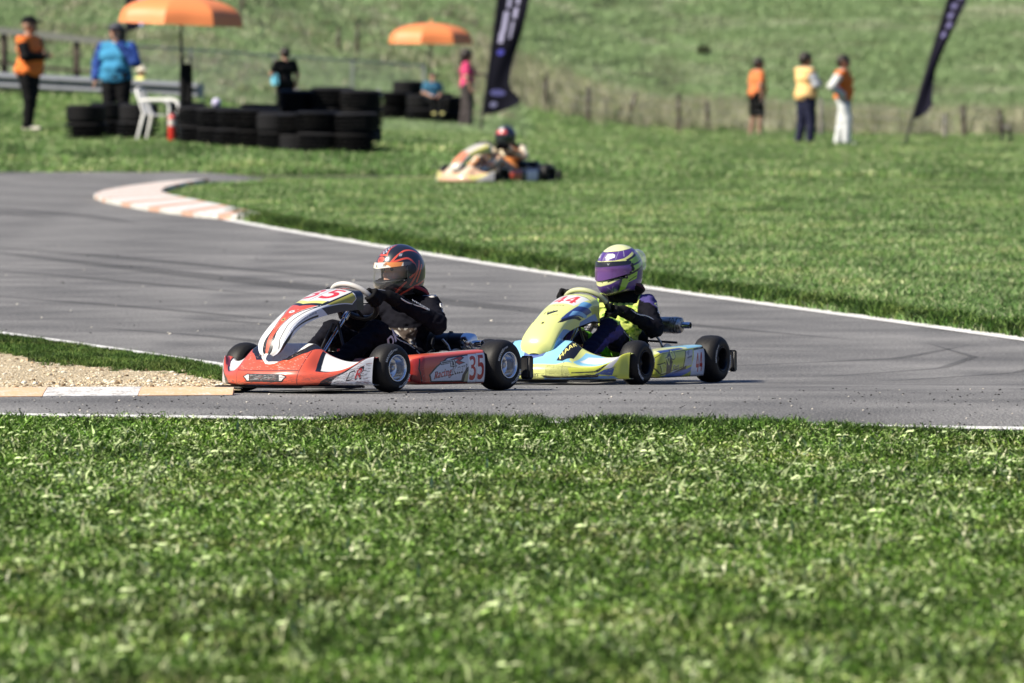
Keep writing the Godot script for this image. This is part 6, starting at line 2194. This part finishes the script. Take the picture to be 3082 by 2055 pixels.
func fences() -> void:
	# timber posts with a pale top rail
	var f := thing("timber_fence", "fence of dark timber posts with a pale top rail behind the guardrail", "fence")
	var rail_y := func(x): return lerpf(1.96, 1.72, (x + 9.9) / 2.2)
	var d := 165.0
	for k in 9:
		var x := across([-420, -310, -200, -95, 14, 125, 232, 297, 345][k], d)
		var mb := MB.new()
		var low := height_at(x, d) - 0.3
		var top: float = rail_y.call(x) - 0.03
		mb.box(Vector3(x, (low + top) / 2.0, -d), Vector3(0.11, top - low, 0.11), Basis(Vector3.UP, 0.2 * k), 0.012)
		put(mb.mesh(), "post", M.timber, f)
	var x0 := across(-460, d)
	var x1 := across(352, d)
	for r in [[0.0, 0.13, M.pale_rail], [-0.62, 0.06, M.timber]]:
		var mb := MB.new()
		mb.bar(Vector3(x0, rail_y.call(x0) + r[0], -d + 0.09), Vector3(x1, rail_y.call(x1) + r[0], -d + 0.09), 0.04, r[1])
		put(mb.mesh(), "rail", r[2], f)
	# wire mesh fence with pipe posts
	var w := thing("wire_mesh_fence", "galvanised wire mesh fence on pipe posts below the pasture", "fence")
	var A := Vector3(across(300, 167.0), 1.70, -167.0)
	var B := Vector3(across(1277, 196.0), 1.16, -196.0)
	var n := 4
	for k in n + 1:
		var p := A.lerp(B, float(k) / n)
		var mb := MB.new()
		mb.tube([Vector3(p.x, height_at(p.x, -p.z) - 0.2, p.z), p + Vector3(0, 0.03, 0)], 0.035 if k in [0, n] else 0.028, 10)
		put(mb.mesh(), "post", M.galvanised, w)
	var mb := MB.new()
	mb.tube([A, B], 0.022, 10)
	put(mb.mesh(), "top_pipe", M.galvanised, w)
	mb = MB.new()
	var long := Vector2(A.x, A.z).distance_to(Vector2(B.x, B.z))
	var steps := int(long / 0.09)
	var tall := 1.15
	for k in steps:
		for s in [-1.0, 1.0]:
			var t0 := float(k) / steps
			var t1 = t0 + s * tall / long
			if t1 < 0.0 or t1 > 1.0: continue
			var p0 := A.lerp(B, t0) + Vector3(0, -0.02, 0.03)
			var p1 := A.lerp(B, t1) + Vector3(0, -0.02 - tall, 0.03)
			mb.tube([p0, p1], 0.0012, 3, false)
	var net := put(mb.mesh(), "wire_mesh", M.galvanised, w)
	net.set_meta("kind", "stuff")
	# field fence along the dry grass: single posts, each a thing
	var spots := [[638, 196, 0.85, 0.0], [730, 197, 0.8, 0.0], [1020, 199, 0.7, 0.0], [1075, 200, 0.75, 0.0], [1644, 193, 0.84, 0.03], [1770, 193, 0.78, 0.0], [1882, 194, 0.8, -0.35], [2042, 192, 0.9, 0.0], [2130, 193, 0.7, 0.05], [2470, 186, 0.86, 0.0], [2843, 178, 0.52, 0.0], [2902, 180, 0.70, 0.06], [3010, 182, 0.6, 0.0]]
	for s in spots:
		var x := across(s[0], s[1])
		var o := thing("fence_post", "weathered timber post standing in the field behind the wire mesh fence" if s[0] < 1300 else ("leaning timber post of the wire fence in the dry grass" if absf(s[3]) > 0.2 else ("pale grey timber post of the wire fence in the dry grass" if s[0] in [2843, 2470] else "dark weathered timber post of the wire fence in the dry grass")), "post", on_ground(x, s[1], -0.05), rng.randf(), "field fence posts behind the mesh" if s[0] < 1300 else "posts of the field fence")
		o.rotation.z = s[3]
		mb = MB.new()
		mb.tube([Vector3(0, -0.25, 0), Vector3(0.004, s[2] * 0.5, 0.004), Vector3(0, s[2] + 0.05, 0)], [0.05, 0.046, 0.042], 9)
		put(mb.mesh(), "stake", M.grey_timber if s[0] in [2843, 2470] else M.timber, o)
		mb = MB.new()
		mb.lathe([Vector2(0.044, -0.01), Vector2(0.049, 0), Vector2(0.044, 0.01)], Vector3(0, s[2] * 0.8, 0), Vector3.UP, 10)
		put(mb.mesh(), "wire_tie", M.galvanised, o)
	for r in 3:
		mb = MB.new()
		var pts := []
		for s in spots:
			if s[0] > 1600 and absf(s[3]) < 0.2: pts.append(on_ground(across(s[0], s[1]), s[1], s[2] * (0.9 - 0.28 * r)) + Vector3(0, 0, 0.06))
		mb.tube(pts, 0.004, 5)
		var o := put(mb.mesh(), "fence_wire", M.galvanised)
		tag(o, "%s strand of wire strung along the field fence posts" % ["top", "middle", "bottom"][r], "wire")


func banners() -> void:
	var p := Print.new(256, 1024, Color(0.008, 0.008, 0.014))
	var pale := Color(0.33, 0.32, 0.46)
	p.fill([[0.30, 0.0], [0.62, 0.0], [0.56, 0.10], [0.44, 0.10]], Color(0.05, 0.06, 0.30))
	for e in [[0.28, 0.12, 0.44, 0.26], [0.32, 0.26, 0.44, 0.38], [0.26, 0.40, 0.42, 0.52], [0.22, 0.52, 0.40, 0.585], [0.66, 0.05, 0.80, 0.16], [0.60, 0.17, 0.74, 0.22], [0.60, 0.24, 0.70, 0.36], [0.58, 0.38, 0.70, 0.44], [0.58, 0.46, 0.66, 0.56], [0.76, 0.0, 0.92, 0.05]]:
		p.rect(e[0], e[1], e[2], e[3], pale)
	p.oval(0.40, 0.64, 0.14, 0.018, Color(0.06, 0.06, 0.32))
	p.oval(0.42, 0.875, 0.26, 0.02, Color(0.10, 0.10, 0.26))
	p.oval(0.26, 0.945, 0.10, 0.016, Color(0.20, 0.20, 0.34))
	var d := 160.0
	banner("tall black feather banner with pale lettering beside the person in pink", on_ground(across(1445, d), d), Vector3(across(1520, d), 3.6, -d), Vector3(0.0, 0, 0), [[0, 0.68], [0.03, 0.72], [0.09, 0.66], [0.16, 0.46], [0.28, 0.44], [0.5, 0.56], [0.75, 0.62], [0.92, 0.5], [1, 0.1]], 0.105, p, 0.05, 0.25)
	var q := Print.new(128, 512, Color(0.012, 0.011, 0.022))
	for k in 9: q.oval(0.5 + 0.1 * sin(k * 2.0), 0.08 + k * 0.055, 0.16, 0.018, Color(0.13, 0.12, 0.24))
	d = 162.0
	banner("leaning black feather banner seen edge on beside the field fence", on_ground(across(2723, d), d), Vector3(across(2885, d), 3.6, -d), Vector3(0.05, 0, 0), [[0, 0.34], [0.05, 0.35], [0.15, 0.25], [0.3, 0.19], [0.5, 0.28], [0.75, 0.40], [0.92, 0.34], [1, 0.06]], 0.13, q, 0.06, 0.3)
	var e := Print.new(64, 256, Color(0.012, 0.011, 0.02))
	e.oval(0.7, 0.5, 0.3, 0.5, Color(0.30, 0.34, 0.55))
	d = 168.0
	banner("dark banner rising behind the large orange umbrella", on_ground(across(376, d), d), Vector3(across(386, d), 4.6, -d), Vector3(0.0, 0, 0), [[0, 0.45], [0.2, 0.5], [0.7, 0.5], [1, 0.1]], 0.40, e, 0.03, 0.2)


func far_odds() -> void:
	# a small dark stand with two legs by the fence
	var d := 165.0
	var m := thing("marker_stand", "small dark two-legged stand on the grass by the fence", "stand", on_ground(across(3028, d), d))
	for s in [-1, 1]:
		var mb := MB.new()
		mb.bar(Vector3(s * 0.10, 0.0, 0), Vector3(s * 0.05, 0.36, 0), 0.03, 0.05)
		put(mb.mesh(), "leg", M.black_plastic, m)
	var mb := MB.new()
	mb.box(Vector3(0, 0.34, 0), Vector3(0.16, 0.08, 0.04), Basis(), 0.01)
	put(mb.mesh(), "board", M.grey_timber, m)
	mb = MB.new()
	mb.bar(Vector3(-0.14, 0.02, 0.02), Vector3(0.16, 0.03, 0.02), 0.03, 0.02)
	put(mb.mesh(), "foot_bar", M.galvanised, m)
	# low dark scrub on the hillside
	for s in [[198, 33, 213.0, 0.28], [2120, 250, 218.0, 0.2], [1105, 85, 217.0, 0.16]]:
		var dd: float = s[2]
		var x := across(s[0], dd)
		var bush := thing("scrub_bush", "small dark scrub bush growing in the hillside pasture", "bush", on_ground(x, dd), 0.0, "scrub bushes on the hillside")
		mb = MB.new()
		mb.tube([Vector3(0, -0.1, 0), Vector3(0.02, s[3] * 0.6, 0.01)], [0.03, 0.012], 6)
		for k in 5:
			var a := TAU * k / 5.0
			mb.tube([Vector3(0.01, s[3] * 0.25, 0), Vector3(cos(a) * s[3] * 0.6, s[3] * 0.8, sin(a) * s[3] * 0.6)], [0.012, 0.005], 5)
		put(mb.mesh(), "stems", M.timber, bush)
		mb = MB.new()
		mb.colored = true
		for k in 260:
			var dir = Vector3(rng.randfn(), absf(rng.randfn()) * 0.9, rng.randfn()).normalized() * s[3] * pow(rng.randf(), 0.45)
			var n := Vector3(rng.randfn(), rng.randfn(), rng.randfn()).normalized()
			var t := n.cross(Vector3.UP).normalized()
			mb.cur = Color(0.07, 0.08, 0.045) * rng.randf_range(0.6, 1.6)
			mb.cur.a = 1.0
			var c = dir + Vector3(0, s[3] * 0.3, 0)
			var i := mb.add(c + t * 0.03)
			mb.add(c + n.cross(t) * 0.045)
			mb.add(c - t * 0.03)
			mb.add(c - n.cross(t) * 0.045)
			mb.quad(i, i + 1, i + 2, i + 3)
		var leaves := put(mb.mesh(), "foliage", M.grass, bush)
		leaves.set_meta("kind", "stuff")


# ------------------------------------------------------------------ grass
func clump(blades: int, spread: float, high: float, wide: float, palette: Array, leaves := 0, lean := 0.5) -> ArrayMesh:
	var mb := MB.new()
	mb.colored = true
	for k in blades:
		var a := rng.randf() * TAU
		var r := spread * sqrt(rng.randf())
		var foot := Vector3(cos(a) * r, -0.01, sin(a) * r)
		var h := high * rng.randf_range(0.45, 1.0)
		var dir := Vector3(rng.randf_range(-1, 1), 0, rng.randf_range(-1, 1)) * lean
		var face := rng.randf() * TAU
		var side := Vector3(cos(face), 0, sin(face)) * wide * rng.randf_range(0.6, 1.2) / 2.0
		mb.cur = palette[rng.randi() % palette.size()]
		mb.cur = mb.cur * rng.randf_range(0.7, 1.3)
		mb.cur.a = 1.0
		var mid := foot + Vector3(0, h * 0.6, 0) + dir * h * 0.3
		var tip := foot + Vector3(0, h * rng.randf_range(0.75, 1.0), 0) + dir * h
		var i := mb.add(foot - side * 0.8)
		mb.add(foot + side * 0.8)
		mb.add(mid - side)
		mb.add(mid + side)
		mb.add(tip)
		mb.quad(i, i + 1, i + 3, i + 2)
		mb.tri(i + 2, i + 3, i + 4)
	for k in leaves:   # small broad leaves of clover and plantain
		var a := rng.randf() * TAU
		var r := spread * sqrt(rng.randf())
		var mid := Vector3(cos(a) * r, high * rng.randf_range(0.3, 0.75), sin(a) * r)
		var up := Vector3(rng.randf_range(-0.8, 0.8), 1, rng.randf_range(-0.8, 0.8)).normalized()
		var x := up.cross(Vector3.RIGHT).normalized().rotated(up, rng.randf() * TAU)
		var y := up.cross(x)
		var w := wide * rng.randf_range(0.28, 0.62)
		mb.cur = palette[rng.randi() % palette.size()] * rng.randf_range(0.9, 1.5)
		mb.cur.a = 1.0
		var c := mb.add(mid)
		for s in 6:   # a pointed leaf, folded along its middle
			var q: float = [-2.6, -0.8, 1.0, 2.8, 1.0, -0.8][s]
			var e: float = [0.0, 0.8, 0.75, 0.0, -0.75, -0.8][s]
			mb.add(mid + (x * q + y * e) * w + up * w * (absf(e) * 0.3 - q * q * 0.06))
		for s in 6:
			mb.tri(c, c + 1 + s, c + 1 + (s + 1) % 6)
	return mb.mesh()


func grass(called: String, label: String, meshes: Array, m: Material, count: int, spot: Callable, size: Vector2, tint: Callable, category := "grass") -> void:
	var holder := Node3D.new()
	holder.name = numbered(called)
	add_child(holder)
	tag(holder, label, category, "", "stuff")
	var where := []
	var tints := []
	for k in meshes.size():
		where.append([])
		tints.append([])
	for k in count:
		var p: Vector3 = spot.call()   # x, lift, d
		if p.z < -500.0: continue
		var s := rng.randf_range(size.x, size.y)
		var b := Basis(Vector3.UP, rng.randf() * TAU).scaled(Vector3(s, s * rng.randf_range(0.75, 1.25), s))
		var v := rng.randi() % meshes.size()
		where[v].append(Transform3D(b, on_ground(p.x, p.z, p.y)))
		tints[v].append(tint.call(p.x, p.z))
	for v in meshes.size():
		if where[v].size(): scatter("tufts", meshes[v], m, where[v], tints[v], holder)


func patchy(x: float, d: float, scale: float) -> float:
	return plan_noise.get_noise_2d(x * scale + 40.0, d * scale) + 0.5 * plan_noise.get_noise_2d(x * scale * 3.1, d * scale * 3.1 + 90.0)


func build_vegetation() -> void:
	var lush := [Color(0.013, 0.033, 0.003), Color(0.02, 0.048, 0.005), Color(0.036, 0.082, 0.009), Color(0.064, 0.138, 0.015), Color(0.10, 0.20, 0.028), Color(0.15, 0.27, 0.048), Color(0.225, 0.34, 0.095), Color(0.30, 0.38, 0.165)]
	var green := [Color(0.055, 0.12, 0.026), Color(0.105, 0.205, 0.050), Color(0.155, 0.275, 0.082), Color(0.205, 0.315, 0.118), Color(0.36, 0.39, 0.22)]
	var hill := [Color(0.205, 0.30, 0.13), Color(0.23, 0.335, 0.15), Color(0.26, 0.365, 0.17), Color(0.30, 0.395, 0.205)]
	var straw := [Color(0.16, 0.22, 0.07), Color(0.2, 0.27, 0.1), Color(0.48, 0.44, 0.33), Color(0.40, 0.37, 0.26), Color(0.56, 0.53, 0.42), Color(0.30, 0.29, 0.18), Color(0.22, 0.25, 0.12)]
	var near_clumps := []
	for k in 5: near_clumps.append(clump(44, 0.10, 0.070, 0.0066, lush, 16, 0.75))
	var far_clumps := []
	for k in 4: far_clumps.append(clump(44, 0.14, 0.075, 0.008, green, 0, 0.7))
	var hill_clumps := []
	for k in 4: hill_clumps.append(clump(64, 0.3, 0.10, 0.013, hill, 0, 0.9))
	var dry_clumps := []
	for k in 4: dry_clumps.append(clump(40, 0.22, 0.75, 0.014, straw, 0, 0.35))
	var reed_clumps := []
	for k in 3: reed_clumps.append(clump(34, 0.26, 0.32, 0.022, straw, 0, 0.6))
	var edge_clumps := []
	for k in 3: edge_clumps.append(clump(46, 0.075, 0.10, 0.0075, [Color(0.02, 0.05, 0.008), Color(0.045, 0.10, 0.018), Color(0.08, 0.15, 0.03), Color(0.12, 0.19, 0.05)], 0, 0.8))

	var none := Vector3(0, 0, -999)
	var shade := func(x, d):
		var p := patchy(x, d, 0.55) + 0.7 * plan_noise.get_noise_2d(x * 5.0, d * 3.5 + 200.0)
		var c := Color(1, 1, 1) * clampf(0.95 + 0.6 * p + rng.randf_range(-0.4, 0.4), 0.25, 2.0)
		var dry := clampf(patchy(x + 31.0, d * 0.7, 0.8) * 0.9, 0.0, 0.6)
		return c * Color(1.0 + dry, 1.0 + dry * 0.35, 1.0 + dry * 0.8)
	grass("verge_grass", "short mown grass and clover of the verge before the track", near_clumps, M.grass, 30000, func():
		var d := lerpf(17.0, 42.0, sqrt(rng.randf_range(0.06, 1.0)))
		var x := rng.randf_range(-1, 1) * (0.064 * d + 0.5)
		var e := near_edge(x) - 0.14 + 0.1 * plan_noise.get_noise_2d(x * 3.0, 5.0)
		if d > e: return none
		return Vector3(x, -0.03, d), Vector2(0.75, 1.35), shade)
	var glints := []  # pale leaf colours stand in for sun glints in the verge
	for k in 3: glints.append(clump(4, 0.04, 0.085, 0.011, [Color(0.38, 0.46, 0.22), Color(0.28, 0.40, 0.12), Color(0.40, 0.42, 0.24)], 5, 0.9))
	grass("verge_glint_leaves", "broad leaves and seed heads coloured pale as sun glints in the verge grass", glints, M.glossy_leaf, 4200, func():
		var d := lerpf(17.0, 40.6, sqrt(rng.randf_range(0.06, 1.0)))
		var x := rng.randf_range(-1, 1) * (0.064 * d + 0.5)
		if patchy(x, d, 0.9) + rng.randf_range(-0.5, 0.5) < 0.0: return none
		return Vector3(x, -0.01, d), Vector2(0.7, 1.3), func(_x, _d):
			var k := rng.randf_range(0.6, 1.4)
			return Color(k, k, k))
	grass("verge_edge_grass", "ragged taller tufts along the near edge of the asphalt", edge_clumps, M.grass, 1700, func():
		var x := rng.randf_range(-3.4, 3.4)
		var creep := smoothstep(-1.4, -0.6, x) * (1.0 - smoothstep(1.3, 2.2, x))
		if plan_noise.get_noise_2d(x * 1.4, 60.0) < 0.25 - 0.7 * creep and rng.randf() < 0.85: return none
		return Vector3(x, -0.03 + 0.02 * creep, near_edge(x) - absf(rng.randfn(0.0, 0.2)) - 0.02 + 0.34 * creep * rng.randf()), Vector2(0.35, 0.85), shade)
	grass("island_grass", "band of rough grass between the sandy patch and the asphalt", edge_clumps, M.grass, 4000, func():
		var x := rng.randf_range(-4.6, -1.52)
		var far := along(ISLAND_EDGE, x)
		var near := lerpf(48.9, 54.2, clampf((-1.45 - x) / 1.9, 0.0, 1.0)) + 0.9 * plan_noise.get_noise_2d(x * 1.3, 8.0)
		near = minf(near, far - 1.2)
		var d := lerpf(near, far, pow(rng.randf(), 0.8)) - absf(rng.randfn(0.0, 0.35))
		if d < 46.6 or d > far - 0.25: return none
		return Vector3(x, 0.01, d), Vector2(0.28, 0.62), shade)
	var pale := func(x, d):
		var p := patchy(x, d * 0.5, 0.35) + 0.8 * plan_noise.get_noise_2d(x * 0.25 + 9.0, d * 0.3)
		var c := Color(1, 1, 1) * clampf(1.05 + 0.45 * p + rng.randf_range(-0.25, 0.25), 0.45, 1.8)
		return c * Color(1.0 + 0.25 * maxf(p, 0.0), 1.05, 1.0)
	grass("infield_grass", "cut green grass of the infield inside the bend", far_clumps, M.grass, 36000, func():
		var d := lerpf(44.0, 116.0, pow(rng.randf(), 0.8))
		var x0 := along(INFIELD_EDGE, minf(d, 115.0)) + 0.02
		var x1 := 0.066 * d + 1.0
		if x0 > x1: return none
		return Vector3(rng.randf_range(x0, x1), 0.0, d), Vector2(0.7, 1.25), pale)
	grass("infield_edge_grass", "longer grass hanging over the white line of the infield", edge_clumps, M.grass, 2600, func():
		var d := rng.randf_range(50.0, 94.0)
		return Vector3(along(INFIELD_EDGE, d) + absf(rng.randfn(0.0, 0.12)), 0.0, d), Vector2(0.8, 1.5), shade)
	grass("paddock_grass", "green grass round the tyre walls beyond the track", far_clumps, M.grass, 46000, func():
		var d := lerpf(118.6, 200.0, pow(rng.randf(), 1.1))
		var r := rng.randf_range(-0.068, 0.068)
		if d > 158.0 and r < -0.01: return none
		return Vector3(r * d, -0.02, d), Vector2(1.0, 1.9), pale)
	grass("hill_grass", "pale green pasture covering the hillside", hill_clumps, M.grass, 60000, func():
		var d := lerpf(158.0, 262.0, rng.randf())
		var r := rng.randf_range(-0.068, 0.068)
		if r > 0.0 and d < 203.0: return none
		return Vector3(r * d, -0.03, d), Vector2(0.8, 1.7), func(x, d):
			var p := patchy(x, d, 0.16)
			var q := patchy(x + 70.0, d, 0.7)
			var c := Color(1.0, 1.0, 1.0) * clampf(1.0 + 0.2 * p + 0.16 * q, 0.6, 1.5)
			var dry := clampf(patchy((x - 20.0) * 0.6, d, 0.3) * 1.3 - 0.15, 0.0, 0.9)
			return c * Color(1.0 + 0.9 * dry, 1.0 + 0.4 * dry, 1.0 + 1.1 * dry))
	var bleached := func(x, d):
		var k := rng.randf_range(0.65, 1.3) * (1.0 + 0.5 * patchy(x, d, 0.8))
		return Color(k, k, k)
	grass("tall_dry_grass", "tall bleached grass along the wire fence at the foot of the hill", dry_clumps, M.dry_grass, 5200, func():
		var r := rng.randf_range(-0.006, 0.07)
		var d := 200.0 - 260.0 * maxf(0.0, r - 0.03) + rng.randfn(0.0, 2.6)
		return Vector3(r * d, -0.03, d), Vector2(0.35, 1.0), bleached)
	grass("dry_grass_patches", "bleached tufts standing in the pasture behind the fence", reed_clumps, M.dry_grass, 6000, func():
		var r := rng.randf_range(-0.066, 0.0)
		var d := lerpf(172.0, 222.0, rng.randf())
		if patchy(r * d, d, 0.12) + 0.3 * (1.0 - absf(r + 0.02) / 0.03) < 0.12: return none
		return Vector3(r * d, -0.03, d), Vector2(0.4, 1.0), bleached)
